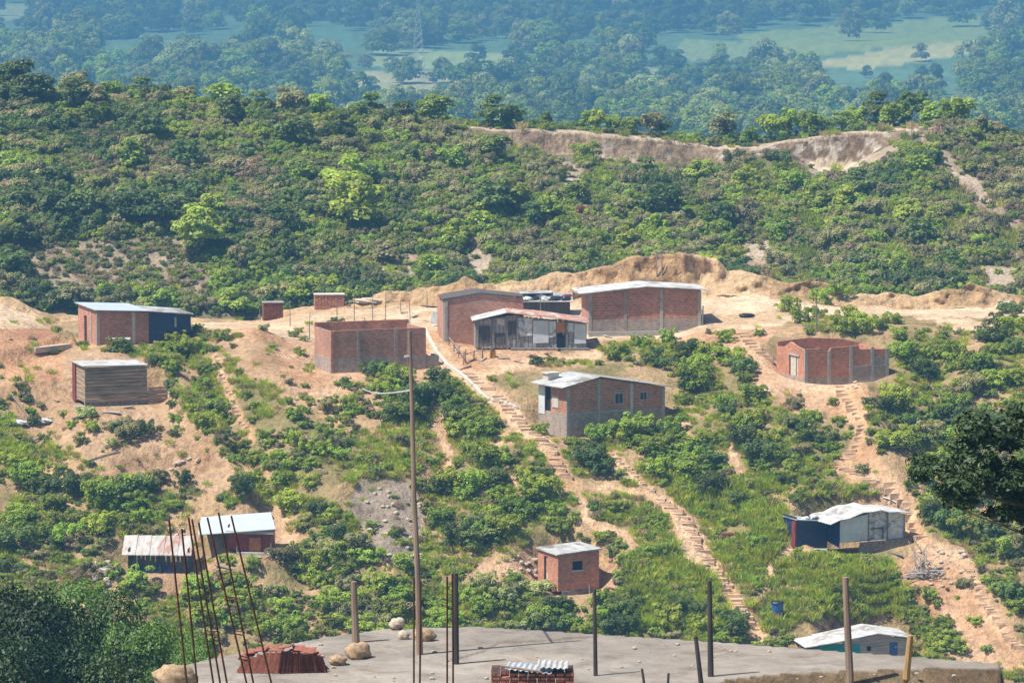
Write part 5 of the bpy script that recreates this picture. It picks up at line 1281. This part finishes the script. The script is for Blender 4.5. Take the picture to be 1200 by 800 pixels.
    bm = B(); box(bm, -.9, 2.3, -.1, -.04, 1.42, 1.62); link('fascia', bm, M['conc'], o)

def brick_stack(name, key_or_loc, ang, nx, ny, nz, mat, label, taper=.0, bw=.26, bd=.26, bh=.12):
    loc = key_or_loc
    o = empty(name, loc, ang, label, 'brick stack')
    bm = B()
    for k in range(nz):
        for i in range(nx):
            for j in range(ny):
                if 0 < i < nx - 1 and 0 < j < ny - 1 and k < nz - 1: continue
                if k == nz - 1 and random.random() < .12: continue
                x = i * bw + k * taper + random.uniform(-.012, .012); y = j * bd + k * taper + random.uniform(-.015, .015)
                box(bm, x, x + bw - .02, y, y + bd - .02, k * bh, k * bh + bh - .012)
    link('bricks', bm, M[mat], o); return o
# ------------------------------------------------------------------ steps, channel, poles and small things
def stairs():
    for pts, wd, st in PATHS:
        if not st: continue
        # resample in px about every 6 px, find the ground, keep level treads
        P = []
        for (x0, y0), (x1, y1) in zip(pts[:-1], pts[1:]):
            n = max(1, int(math.hypot(x1 - x0, (y1 - y0) * 1.1) / 5.2))
            for k in range(n): P.append((x0 + (x1 - x0) * k / n, y0 + (y1 - y0) * k / n))
        a = np.array(P); x, y, z = ray(a[:, 0], a[:, 1])
        bm = B()
        for i in range(len(P) - 1):
            if np.isnan(y[i]) or np.isnan(y[i + 1]) or random.random() < .05: continue
            g = Vector((x[i], y[i], z[i])); w_ = wd / ppm(y[i]) * random.uniform(.3, .52); rz = random.uniform(-.3, .3)
            ex = Vector((math.cos(rz), math.sin(rz), 0)); ey = Vector((-ex.y, ex.x, 0)); dp = random.uniform(.26, .42)
            g = g + ex * random.uniform(-.16, .16); top = g.z + random.uniform(.08, .17)
            q = []
            for zz in (top - .45, top):
                for sx, sy in ((-1, -1), (1, -1), (1, 1), (-1, 1)):
                    p = g + ex * w_ * sx * random.uniform(.9, 1.1) + ey * dp * .5 * sy + ey * .1; q.append((p.x, p.y, zz + random.uniform(-.02, .02)))
            hexa(bm, q)
        o = link('earth_stairs', bm, M['step']); o['kind'] = 'structure'
def drain():
    pts = [(497, 386), (505, 402), (512, 415), (524, 429), (538, 438), (552, 450), (562, 462), (573, 470), (590, 473), (607, 480)]
    a = np.array(pts, float); s = np.linspace(0, len(a) - 1, 60); px = np.interp(s, range(len(a)), a[:, 0]); py = np.interp(s, range(len(a)), a[:, 1])
    x, y, z = ray(px, py); bm = B(); prev = None
    for i in range(len(x)):
        if np.isnan(y[i]): continue
        p = Vector((x[i], y[i], z[i]))
        j = min(i + 1, len(x) - 1); d = Vector((x[j] - x[i - 1 if i else 0], y[j] - y[i - 1 if i else 0], 0)).normalized(); n = Vector((-d.y, d.x, 0)) * .13
        r = [bm.verts.new(p + n + Vector((0, 0, .16))), bm.verts.new(p - n + Vector((0, 0, .16))), bm.verts.new(p - n - Vector((0, 0, .3))), bm.verts.new(p + n - Vector((0, 0, .3)))]
        if prev:
            for k in range(4): bm.faces.new([prev[k], prev[(k + 1) % 4], r[(k + 1) % 4], r[k]])
        prev = r
    tag(link('concrete_kerb', bm, M['conc_l']), 'white concrete kerb curving down beside the trail', 'kerb')
def pole(name, px, py0, py1, D, w_, mat, label, cat, group=None, lean=0, z=None):
    b = at(px, py1, D); g = Vector(b)
    h = (float(zpy(D, py0)) - b[2]); o_ = empty(name, g, 0, label, cat, group) if False else None
    bm = B(); k = w_ / ppm(D) / 2
    pts = [(0, 0, -.5)] + [(lean * h * t + .02 * math.sin(t * 9) * (h > 4), 0, h * t) for t in (0, .25, .5, .75, 1)]
    tube(bm, pts, k * 1.12, k * (.52 if h > 6 else .8), 9)
    o = link(name, bm, M[mat]); o.location = g; tag(o, label, cat, group); return o
def Dplat(py): return float(D_at(py, ZP))
def posts():
    o = pole('utility_pole', 492, 388, 766, Dplat(766), 8, 'pole', 'tall bare wooden pole rising in front of the whole slope', 'pole', lean=-.03)
    bm = B(); h = 8.7; tube(bm, [(-.24 - .15, -.05, h * .93), (-.24 + .15, .05, h * .93)], .035); link('crossbolt', bm, M['steel'], o)
    pole('wooden_post', 534, 671, 777, Dplat(777), 8, 'darkpost', 'black thick post right of the tall bare pole', 'post', lean=.0)
    pole('wooden_post', 417, 681, 752, Dplat(752), 9, 'pole', 'squat brown post behind the round tan boulders', 'post', lean=-.03)
    pole('wooden_post', 698, 690, 791, Dplat(791), 5, 'darkpost', 'slim dark post on the grey clearing below the brick hut', 'post', lean=-.015)
    pole('wooden_post', 833, 680, 793, Dplat(793), 7, 'darkpost', 'crooked black post standing upright right of centre', 'post', lean=-.02)
    pole('wooden_post', 823, 745, 812, 96.8, 6, 'darkpost', 'short leaning dark post beside the crooked black post', 'post', lean=-.12)
    pole('wooden_post', 996, 676, 792, Dplat(792), 9, 'pole', 'tall brown tapering post before the gabled shed', 'post', lean=-.055)
    pole('wooden_post', 1060, 744, 812, 96.8, 9, 'yellowpost', 'fresh yellow-brown post leaning at the bank on the right', 'post', lean=.09)
    for px, h0 in ((757, 783), (782, 788)):
        pole('twig_stake', px, h0, 815, 96.5, 3.5, 'darkpost', ('bent' if px == 757 else 'straight') + ' thin stake poking up at the bottom edge right of the brick stack', 'stake', lean=-.15 if px == 757 else .05)
    # starter bars of two unfinished columns below the viewer, and two slim pairs
    bars = [((198, 608), (219, 800)), ((213, 619), (231, 800)), ((221, 606), (250, 800)), ((225, 608), (258, 800)), ((233, 612), (266, 800))]
    bars2 = [((243, 606), (289, 800)), ((256, 600), (297, 800)), ((271, 604), (318, 800))]
    for nm, bb, D, lab in (('left', bars, 30., 'five rusty starter bars fanning up from an unfinished concrete column'), ('right', bars2, 31., 'three rusty starter bars leaning together on an unfinished column'),
                           ('a', [((485, 676), (485, 800)), ((493, 680), (492, 800))], 30., 'pair of thin dark starter bars just left of the tall bare pole'), ('b', [((524, 675), (524, 800)), ((530, 672), (531, 800))], 30.5, 'pair of thin starter bars just left of the black thick post')):
        cx = sum(b[1][0] + (b[1][0] - b[0][0]) * .45 for b in bb) / len(bb)
        base = Vector(at(cx, 905, D)); g = float(H(np.array([base.x]), np.array([D]))[0])
        o = empty('rebar_column', (base.x, D, g), 0, lab, 'rebar', 'starter bars in the foreground')
        bm = B(); w_ = .17 if len(bb) > 2 else .11; box(bm, -w_, w_, -w_, w_, -.3, base.z - g); link('column_stub', bm, M['conc'], o)
        for i, (t_, b_) in enumerate(bb):
            dd = (i % 2 - .5) * w_ * 1.2
            T = Vector(at(t_[0], t_[1], D + dd)); Bm = Vector(at(b_[0], b_[1], D + dd)); e = Bm + (Bm - T) * .30 if len(bb) > 2 else Bm + (Bm - T) * .7
            root = Vector((base.x + (i - (len(bb) - 1) / 2) * w_ * 1.4 / max(1, len(bb) - 1), D + dd, base.z - .1))
            mid = (T + Bm) / 2 + Vector((.006 * math.sin(i * 3), 0, 0))
            off = Vector((base.x, D, g))
            bm = B(); tube(bm, [p - off for p in (T, mid, Bm, e if e.z > root.z else (Bm + root) / 2, root)], .0085, seg=6); link('bar', bm, M['rebar'], o)
        if len(bb) > 2:
            for py in ((700, 740, 770) if nm == 'right' else (740,)):
                xs = [(b[0][0] + (b[1][0] - b[0][0]) * (py - b[0][1]) / (b[1][1] - b[0][1])) for b in bb]
                xs = sorted(xs)
                if nm == 'right': xs = xs[:2]
                else: xs = xs[2:]
                a0 = Vector(at(xs[0] - 1.5, py, D)) - Vector((base.x, D, g)); a1 = Vector(at(xs[-1] + 1.5, py + 2, D)) - Vector((base.x, D, g))
                bm = B(); tube(bm, [a0 + Vector((0, -.07, 0)), a1 + Vector((0, -.07, 0)), a1 + Vector((0, .07, 0)), a0 + Vector((0, .07, 0)), a0 + Vector((0, -.07, 0))], .005, seg=5); link('tie', bm, M['rebar'], o)
    # thin stakes on the terrace
    S = [(340, 352, 382), (363, 366, 398), (415, 340, 383), (437, 338, 380), (452, 340, 378), (470, 345, 366), (501, 340, 362), (395, 350, 372), (427, 372, 392), (480, 352, 390), (305, 352, 376), (233, 352, 372)]
    for i, (px, a, b) in enumerate(S):
        g = gp(px, b); bm = B(); h = (b - a) / ppm(g.y)
        tube(bm, [(0, 0, -.3), (random.uniform(-.04, .04), 0, h * .5), (random.uniform(-.08, .08), 0, h)], .04, .03, 6)
        o = link('stake', bm, M['greypost']); o.location = g; tag(o, 'thin upright stake on the sandy terrace near the brick stacks', 'stake', 'stakes on the terrace')
    for px, a, b, lab in ((770, 293, 332, 'tall thin pole behind the largest brick house'), (776, 300, 332, 'shorter grey pole close to the tall thin pole behind the largest house'), (634, 345, 392, 'thin pole before the patched shack and largest house'), (957, 350, 390, 'bare thin pole above the unfinished building'), (250, 300, 366, None)):
        if not lab: continue
        g = gp(px, b, 284., 309.); h = (b - a) / ppm(g.y); bm = B(); tube(bm, [(0, 0, -.4), (-.05, 0, h)], .055, .04, 7); o = link('pole', bm, M['greypost']); o.location = g; tag(o, lab, 'pole')
    # a slack line from the tall pole to the slope on the left
    A_ = Vector(at(483, 457, Dplat(766))); g = gp(425, 470); bm = B(); pts = []
    for k in range(13):
        t = k / 12; p = A_.lerp(g + Vector((0, 0, .8)), t); p.z -= .2 * math.sin(math.pi * t); pts.append(p)
    tube(bm, pts, .03, .03, 5); b2 = B(); tube(b2, [g - Vector((0, 0, .3)), g + Vector((0, 0, .9))], .04); tag(link('stake', b2, M['greypost']), 'short stake on the slope holding the thin pale line', 'stake'); tag(link('hose_line', bm, M['tarpg']), 'thin pale line strung from the tall pole towards the slope', 'line')
def small_things():
    random.seed(3)
    for key, nx, ny, nz, lab in (('stacka', 6, 4, 12, 'dark red upright stack of bricks on the terrace edge, left of its pair'), ('stackb', 9, 5, 10, 'wide reddish stack of bricks beside the pale gravel heap')):
        g, a = SITES[key]; o = brick_stack('brick_stack', g - Vector((0, 0, .05)), a, nx, ny, nz, 'brick_s' if key == 'stacka' else 'brick_o', lab)
        bm = B(); box(bm, -.05, nx * .26 + .05, -.05, ny * .26, nz * .12, nz * .12 + .06); link('cover_board', bm, M['plank_g'] if key == 'stacka' else M['conc_l'], o)
    # brick stack with corrugated sheets at the bottom edge
    D = 98.; b = Vector(at(576, 830, D)); b.z = ZP - .05
    o = brick_stack('brick_stack', b, 0, 9, 5, 6, 'brick_s', 'orange-red brick stack topped by corrugated sheets at the bottom edge', bw=.236, bd=.24, bh=.105)
    top = b.z + 6 * .105
    for i, (x0, x1, y, mt, rz, lab) in enumerate(((.35, 1.55, .1, 'steel', -.12, 'flat grey roofing sheet lying on the brick stack'), (1.15, 1.95, .02, 'zinc', -.06, 'corrugated roofing sheet hanging over the brick stack front'))):
        bm = B(); n = 40; A_, Bq = [], []
        for k in range(n + 1):
            s = (x1 - x0) * k / n; zz = .02 * math.sin(s * 2 * math.pi / .146) + i * .03
            A_.append((s, zz))
        for dz in (0, .008):
            pass
        va = [[bm.verts.new((s, yy, z_ + th)) for s, z_ in A_] for yy in (-.05, .75) for th in (0, .01)]
        for k in range(n):
            bm.faces.new([va[1][k], va[1][k + 1], va[3][k + 1], va[3][k]]); bm.faces.new([va[0][k], va[2][k], va[2][k + 1], va[0][k + 1]]); bm.faces.new([va[0][k], va[0][k + 1], va[1][k + 1], va[1][k]]); bm.faces.new([va[2][k], va[3][k], va[3][k + 1], va[2][k + 1]])
        q = link('roofing_sheet', bm, M[mt]); q.location = (b.x + x0, b.y + y, top + .10 + .03 * i); q.rotation_euler = (.05, -rz * .7, rz); tag(q, lab, 'roofing sheet')
    bm = B(); tube(bm, [(0, 0, 0), (1.0, -.05, -.14)], .03, seg=7); q = link('batten', bm, M['pole']); q.location = (b.x + .22, b.y - .03, top + .2); tag(q, 'thin wooden batten lying on the bottom brick stack', 'batten')
    # heap of clay roof tiles leaning together
    D = Dplat(788); b = Vector(at(276, 788, D)); b.z = ZP
    for i in range(13):
        t = i / 12; bm = B(); w_ = .2; n = 8; h = .56 - .7 * abs(t - .5) ** 2 + random.uniform(-.03, .03)
        V0 = []
        for (yy, zz) in ((0, 0), (.22, h)):
            for k in range(n + 1):
                a = math.pi * k / n; ww = w_ * (1.0 if zz == 0 else .8) / 2 * 1.15
                V0.append(bm.verts.new((-math.cos(a) * ww + (.02 * (i - 6) * -.6 if zz else .0), yy - math.sin(a) * .07, zz)))
        for k in range(n): bm.faces.new([V0[k], V0[k + 1], V0[n + 1 + k + 1], V0[n + 1 + k]])
        bmesh.ops.solidify(bm, geom=bm.faces[:], thickness=.018)
        q = link('roof_tile', bm, M['tile'], None, True); q.location = (b.x + .12 + t * 2.2, b.y + .25 * abs(t - .5), b.z); q.rotation_euler = (0, .12 - (t - .5) * .12, (t - .5) * .8)
        tag(q, 'curved red clay roof tile leaning in the row on the grey clearing', 'roof tile', 'clay roof tiles leaning in a row')
    for i in range(10):
        bm = B(); hexa(bm, [(0, 0, 0), (.32, .02, .02), (.34, .6, .05), (0, .58, .03), (0, 0, .03), (.32, .02, .05), (.34, .6, .08), (0, .58, .06)]); q = link('clay_slab', bm, M['tile']); q.location = (b.x + .05 + i * .21, b.y + .20 + .15 * (i % 2), b.z + .50 - .22 * ((i - 4.5) / 5) ** 2 + .03 * (i % 3)); q.rotation_euler = (random.uniform(-.1, .1), random.uniform(-.15, .15), random.uniform(-.4, .4))
        tag(q, 'red clay slab lying across the top of the leaning tiles', 'clay slab', 'clay slabs on the tile heap')
    # boulders on the clearing
    for i, (px, py, wpx, mt, lab) in enumerate(((419, 770, 27, 'boulder', 'larger round tan boulder behind the smaller one'), (396, 778, 19, 'boulder', 'smaller round tan boulder beside the clay tiles'), (465, 736, 22, 'stone', 'pale flat-topped rock at the far edge of the clearing'), (497, 750, 22, 'boulder', 'low brown rock right at the foot of the tall pole'), (473, 748, 15, 'stone', 'small pale rock left of the tall pole'), (204, 806, 50, 'boulder', 'broad brown earth mound at the left end of the clearing'))):
        D = Dplat(py); bm = B(); r = wpx / ppm(D) / 2; rock(bm, (0, 0, 0), r, i + 5, 3, .8); q = link('boulder', bm, M[mt], None, True); g = at(px, py, D); q.location = (g[0], g[1], ZP + r * .5); tag(q, lab, 'boulder')
    # loose stones along the stairs
    st = [(1100 + random.uniform(-22, 30), 655 + random.uniform(-8, 35)) for _ in range(26)] + [(640 + random.uniform(-60, 5), 665 + random.uniform(-10, 14)) for _ in range(22)] + [(455 + random.uniform(-30, 40), 610 + random.uniform(-45, 50)) for _ in range(34)] + [(215 + random.uniform(-15, 20), 545 + random.uniform(-6, 8)) for _ in range(14)] + [(850 + random.uniform(-30, 30), 690 + random.uniform(-40, 40)) for _ in range(22)] + [(205 + random.uniform(-12, 16), 620 + random.uniform(-18, 18)) for _ in range(14)] + [(1000 + random.uniform(-8, 8), 452 + random.uniform(-4, 6)) for _ in range(6)]
    a = np.array(st); x, y, z = ray(a[:, 0], a[:, 1])
    protos = []
    for i in range(4):
        bm = B(); rock(bm, (0, 0, 0), 1, i + 30, 2, .6); me = bpy.data.meshes.new('stone'); bm.to_mesh(me); bm.free(); me.materials.append(M['stone']); protos.append(me)
    for i in range(len(x)):
        if np.isnan(y[i]): continue
        q = bpy.data.objects.new('stone', protos[i % 4]); COL.objects.link(q); s = random.uniform(.09, .24); q.scale = (s, s * random.uniform(.7, 1.1), s); q.location = (x[i], y[i], z[i] + s * .2); q.rotation_euler = (0, 0, random.uniform(0, 6))
        tag(q, 'small pale stone lying loose on the bare earth of the slope', 'stone', 'loose stones on the slope')
    for i in range(46):
        px = random.uniform(240, 1120); py = random.uniform(755, 798); D = Dplat(py)
        if py < float(plat_back(np.array([px]))[0]) + 6: continue
        g_ = at(px, py, D); q = bpy.data.objects.new('stone', protos[i % 4]); COL.objects.link(q); s = random.uniform(.03, .08); q.scale = (s, s, s * .8); q.location = (g_[0], g_[1], ZP + s * .3)
        tag(q, 'tiny stone lying on the grey foreground clearing', 'stone', 'tiny stones on the grey clearing')
    # dead wood pile beside the tarpaulin shack
    g = gp(1084, 684)
    for i in range(40):
        bm = B(); L = random.uniform(.9, 2.6); up = i < 17
        r = random.uniform(.03, .06)
        if up: p = [(0, 0, 0), (random.uniform(-.5, .5), .2, L * .55), (random.uniform(-.7, .5), .4, L * .95)]
        else:
            an = random.uniform(-.5, .5); p = [(-L / 2 * math.cos(an), -L / 2 * math.sin(an), 0), (0, 0, .06), (L / 2 * math.cos(an), L / 2 * math.sin(an), .02)]
        tube(bm, p, r, r * .6, 6); q = link('dead_branch', bm, M['log']); q.location = (g.x + random.uniform(-.7, .6), g.y + random.uniform(0, .9), g.z + (.25 if up else .1 + .04 * (i - 17) * .6)); tag(q, 'bare grey branch in the dead wood pile beside the tarpaulin shack', 'branch', 'branches of the dead wood pile')
    # fallen logs and planks
    for (a_, b_, r, mt, lab) in (((10, 462), (35, 492), .09, 'pole', 'straight brown log lying on the left edge slope'), ((45, 528), (60, 508), .06, 'greypost', 'thin grey plank sloping by the rubbish at left'), ((30, 526), (52, 512), .05, 'pole', 'pale thin plank beside the grey plank at left'), ((100, 545), (140, 533), .05, 'greypost', 'long grey pole lying below the plank shack'), ((640, 410), (700, 398), .07, 'greypost', 'long grey pipe along the footing of the patched shack'), ((700, 702), (716, 722), .07, 'pole', 'brown plank sloping down right of the brick hut'), ((1062, 680), (1104, 668), .09, 'log', 'pale log lying in front of the dead wood pile'), ((1035, 586), (1052, 598), .05, 'tarpw', 'white board by the stairs above the tarpaulin shack'), ((1045, 458), (1068, 476), .08, 'log', 'pale log on the right of the unfinished building')):
        p, q_ = gp(*a_), gp(*b_); bm = B(); tube(bm, [Vector((0, 0, .1)), (q_ - p) * .5 + Vector((0, 0, .16)), q_ - p + Vector((0, 0, .1))], r, r * .85, 7); q = link('log' if mt != 'tarpw' else 'board', bm, M[mt]); q.location = p; tag(q, lab, 'log' if mt != 'tarpw' else 'board')
    # offcuts and scrap lying about the patched shack
    for i, (a_, b_) in enumerate([(552, 424), (566, 422), (590, 421), (604, 424), (622, 418), (640, 416), (655, 410), (668, 408), (536, 414), (545, 432), (700, 400), (712, 396), (486, 372), (498, 377), (474, 368), (150, 480), (130, 486), (90, 492), (75, 486), (66, 470), (985, 650), (1030, 660), (1050, 652), (962, 645), (716, 690), (640, 696), (240, 676), (262, 668), (300, 655), (170, 688)]):
        g = gp(a_, b_); L = random.uniform(.4, 1.3); bm = B(); box(bm, -L / 2, L / 2, -.1, .1, 0, .06, .02); q = link('board_offcut', bm, M[['plank', 'plank_g', 'greypost', 'conc_l', 'rust'][i % 5]]); q.location = g + Vector((0, 0, .05)); q.rotation_euler = (random.uniform(-.2, .2), random.uniform(-.25, .25), random.uniform(0, 3.1)); tag(q, 'short board offcut lying on the ground beside one of the shacks', 'board', 'board offcuts around the shacks')
    # water tank on a stand
    g = gp(911, 728) + Vector((0, 0, .5)); o = empty('water_tank', g, 0, 'blue water tank with a dark lid among the bright grass', 'tank')
    bm = B(); tube(bm, [(0, 0, .1), (0, 0, .55), (0, 0, .62)], .36, .44, 16); link('tank_body', bm, M['blue'], o); bm = B(); tube(bm, [(0, 0, .625), (0, 0, .70)], .47, .42, 16); link('lid', bm, M['black'], o); bm = B(); box(bm, -.3, .3, -.3, .3, -.9, .09); link('stand', bm, M['stone_g'], o)
    # yellow drums near the patched shack
    for px, py, lab in ((553, 400, 'yellow drum beside the brown brick building'), (577, 419, 'yellow drum standing in front of the patched shack')):
        g = gp(px, py); bm = B(); tube(bm, [(0, 0, -.1), (0, 0, .2), (0, 0, .22), (0, 0, .5)], .25, .24, 14); q = link('drum', bm, M['yellow']); q.location = g; tag(q, lab, 'drum')
        bm = B(); tube(bm, [(0, 0, .501), (0, 0, .54)], .2, .2, 12); link('lid', bm, M['black'], q)
    for i, (px, py, r) in enumerate(((547, 398, .33), (660, 362, .3), (672, 361, .33), (629, 363, .3), (28, 462, .3))):
        pass
    # junk roof between the two big terrace houses
    g = gp(612, 372); o = empty('lean_to', g, 0, 'lean-to covered in crumpled tarpaulin and sheets between two brick houses', 'lean-to')
    zt = 1.15
    bm = B(); box(bm, .1, 3.7, .8, 2.8, -.6, zt, .03); link('wall', bm, M['plank_d'], o)
    bm = B(); prism(bm, [(-.2, zt + .55), (2.3, zt + .62), (2.3, zt + .66), (-.2, zt + .6)], (0, 1.2, 0), EX, EY, 2.0); link('roof_sheet', bm, M['zinc'], o)
    bm = B(); hexa(bm, [(-.1, .3, zt), (3.9, .3, zt + .02), (3.9, 2.9, zt + .5), (-.1, 2.9, zt + .5), (-.1, .3, zt + .04), (3.9, .3, zt + .06), (3.9, 2.9, zt + .54), (-.1, 2.9, zt + .54)]); link('roof', bm, M['plank_g'], o)
    for i, (x_, y_, r, mt) in enumerate(((.3, .9, .5, 'tarpw'), (1.0, 1.0, .45, 'black'), (1.8, .9, .5, 'tarpg'), (2.6, 1.0, .55, 'black'), (3.3, 1.0, .55, 'black'), (1.4, 1.7, .5, 'tarpw'), (2.4, 1.8, .45, 'tarpg'), (3.5, 1.8, .4, 'maroon'))):
        bm = B(); rock(bm, (x_, y_, zt + .2 + .12 * (y_ > 1.5)), r, i + 44, 3, .42); link('crumpled_sheet', bm, M[mt], o)
    # lean-to by the left house
    g = gp(131, 410); o = empty('lean_to', g, .1, 'tiny white-topped lean-to with turquoise legs before the left house', 'lean-to')
    bm = B(); box(bm, 0, 1.35, -.1, .8, .72, .8, .02); link('roof', bm, M['white'], o); bm = B()
    for x_ in (.1, .35): tube(bm, [(x_ - .1, 0, -.3), (x_ + .05, 0, .7)], .04)
    link('leg', bm, M['teal'], o); bm = B(); tube(bm, [(1.25, 0, -.3), (1.25, 0, .7)], .04); link('leg', bm, M['greypost'], o); bm = B(); box(bm, .4, 1.2, .2, .7, -.3, .7); link('back_panel', bm, M['plank_d'], o)
    # retaining slab on the knoll
    p, q_ = gp(38, 412), gp(80, 406); bm = B(); d = (q_ - p); n = Vector((-d.y, d.x, 0)).normalized() * .35
    v = [p - p - n - Vector((0, 0, .2)), d - n - Vector((0, 0, .2)), d + n - Vector((0, 0, .2)), n - Vector((0, 0, .2))]; hexa(bm, v + [a_ + Vector((0, 0, .4)) for a_ in v]); q = link('retaining_slab', bm, M['stone']); q.location = p; tag(q, 'grey retaining slab set across the bare knoll at left', 'slab')
    # red brick remains
    g = gp(846, 632); o = brick_stack('brick_stack', g, 0, 8, 3, 3, 'brick_s', 'low row of red bricks in the bright grass', bh=.14); g = gp(548, 436)
    # trail-side fence before the patched shack
    for i, (a_, b_) in enumerate((((526, 405), (543, 428)), ((545, 425), (575, 420)))):
        p, q_ = gp(*a_), gp(*b_); o = empty('rail_fence', p, 0, ['crooked stick fence running down beside the trail', 'low stick rail fence below the patched shack'][i], 'fence'); d = q_ - p
        bm = B(); tube(bm, [Vector((0, 0, .6)), d * .5 + Vector((0, 0, .72)), d + Vector((0, 0, .6))], .04); link('rail', bm, M['greypost'], o)
        for k in range(4):
            bm = B(); c_ = d * (k / 3); tube(bm, [c_ + Vector((0, 0, -.3)), c_ + Vector((.05, 0, random.uniform(.8, 1.2)))], .045); link('post', bm, M['pole'], o)
    g = gp(512, 383); bm = B(); hexa(bm, [(-.5, 0, .3), (.5, 0, .1), (.7, .6, .9), (-.4, .6, 1.1), (-.5, -.03, .33), (.5, -.03, .13), (.7, .57, .93), (-.4, .57, 1.13)]); q = link('scrap_sheet', bm, M['zinc']); q.location = g; tag(q, 'bent grey scrap sheet leaning left of the brown brick building', 'scrap sheet')
    for i, (px, py, mt, lab) in enumerate(((52, 497, 'tarpg', 'crumpled pale sheet on the rubbish below the plank shack'), (22, 498, 'tarpw', 'small white scrap in the dark brush at left'), (28, 466, 'black', 'dark sack on the bare slope left of the plank shack'), (122, 672, 'zinc', 'scrap roof sheet on the rubble left of the rust-streaked shack'), (875, 372, 'black', 'dark tyre heap on the dirt above the right-hand stairs'))):
        g = gp(px, py); bm = B(); rock(bm, (0, 0, 0), .5, i + 90, 3, .4); q = link('scrap_heap', bm, M[mt]); q.location = g + Vector((0, 0, .15)); q.scale = (1.3 if i != 2 else .8, .8, 1); tag(q, lab, 'scrap')
    for i, (px, py) in enumerate([(112 + (k * 13) % 26, 662 + (k * 7) % 26) for k in range(16)]):
        g = gp(px, py); bm = B(); rock(bm, (0, 0, 0), .28, i + 120, 2, .7); q = link('rubble_block', bm, M['stone_g' if i % 3 else 'stone']); q.location = g + Vector((0, 0, .1)); tag(q, 'rough block in the rubble left of the rust-streaked shack', 'rubble', 'rubble left of the rust-streaked shack')
    g = gp(1176, 360, 290., 312.); bm = B(); rock(bm, (0, 0, 0), .75, 7, 3, .5); q = link('tarpaulin_heap', bm, M['tarpg']); q.location = (g.x, g.y, g.z + .1); tag(q, 'grey-white covered heap on the terrace at the right edge', 'heap')
    g = gp(436, 353, 290., 310.); bm = B(); rock(bm, (0, 0, 0), .8, 17, 3, .35); q = link('gravel_heap', bm, M['stone']); q.location = g; q.scale = (1.6, 1, 1); tag(q, 'low pale gravel heap at the left end of the terrace cut', 'heap')
    # white-roofed farmhouse and lattice mast in the valley
    x, y, z = ray([845], [27], 560., 4200., 6.); o = empty('farmhouse', (x[0], y[0], z[0]), .3, 'distant white-roofed farmhouse in the trees across the valley', 'house')
    k = y[0] / 1145.
    bm = B(); box(bm, -2.6 * k, 2.6 * k, -1.6 * k, 1.6 * k, -1, 2.2 * k); link('wall', bm, M['tarpg'], o); bm = B(); prism(bm, [(-2.9 * k, 2.2 * k), (2.9 * k, 2.2 * k), (2.9 * k, 2.3 * k), (0, 4.4 * k), (-2.9 * k, 2.3 * k)], (0, -1.9 * k, 0), EX, EY, 3.8 * k); link('roof', bm, M['white'], o)
    x, y, z = ray([490], [92], 560., 4200., 6.); o = empty('lattice_mast', (x[0], y[0], z[0]), .2, 'faint tall lattice mast rising from the valley fields', 'mast')
    h = 105 / ppm(y[0]); bm = B(); wb, wt = h * .075, h * .012
    def cr(t): w__ = wb + (wt - wb) * min(1, t * 1.25) if t < .8 else wt; return [Vector((sx * w__, sy * w__, h * t)) for sx, sy in ((-1, -1), (1, -1), (1, 1), (-1, 1))]
    for i in range(12):
        a_, b_ = cr(i / 12), cr((i + 1) / 12)
        for k in range(4):
            tube(bm, [a_[k], b_[k]], .09, seg=4); tube(bm, [a_[k], b_[(k + 1) % 4]], .05, seg=4); tube(bm, [a_[(k + 1) % 4], b_[k]], .05, seg=4)
    link('lattice', bm, M['steel'], o)
    bm = B()
    for t in (.8, .88, .96): box(bm, -h * .07, h * .07, -.1, .1, h * t, h * t + .25)
    link('cross_arm', bm, M['steel'], o)
make_sites()
build_ground(); build_haze()
build_houses(); stairs(); drain(); posts(); small_things()
near_vegetation(); mid_vegetation(); far_vegetation(); fore_vegetation()
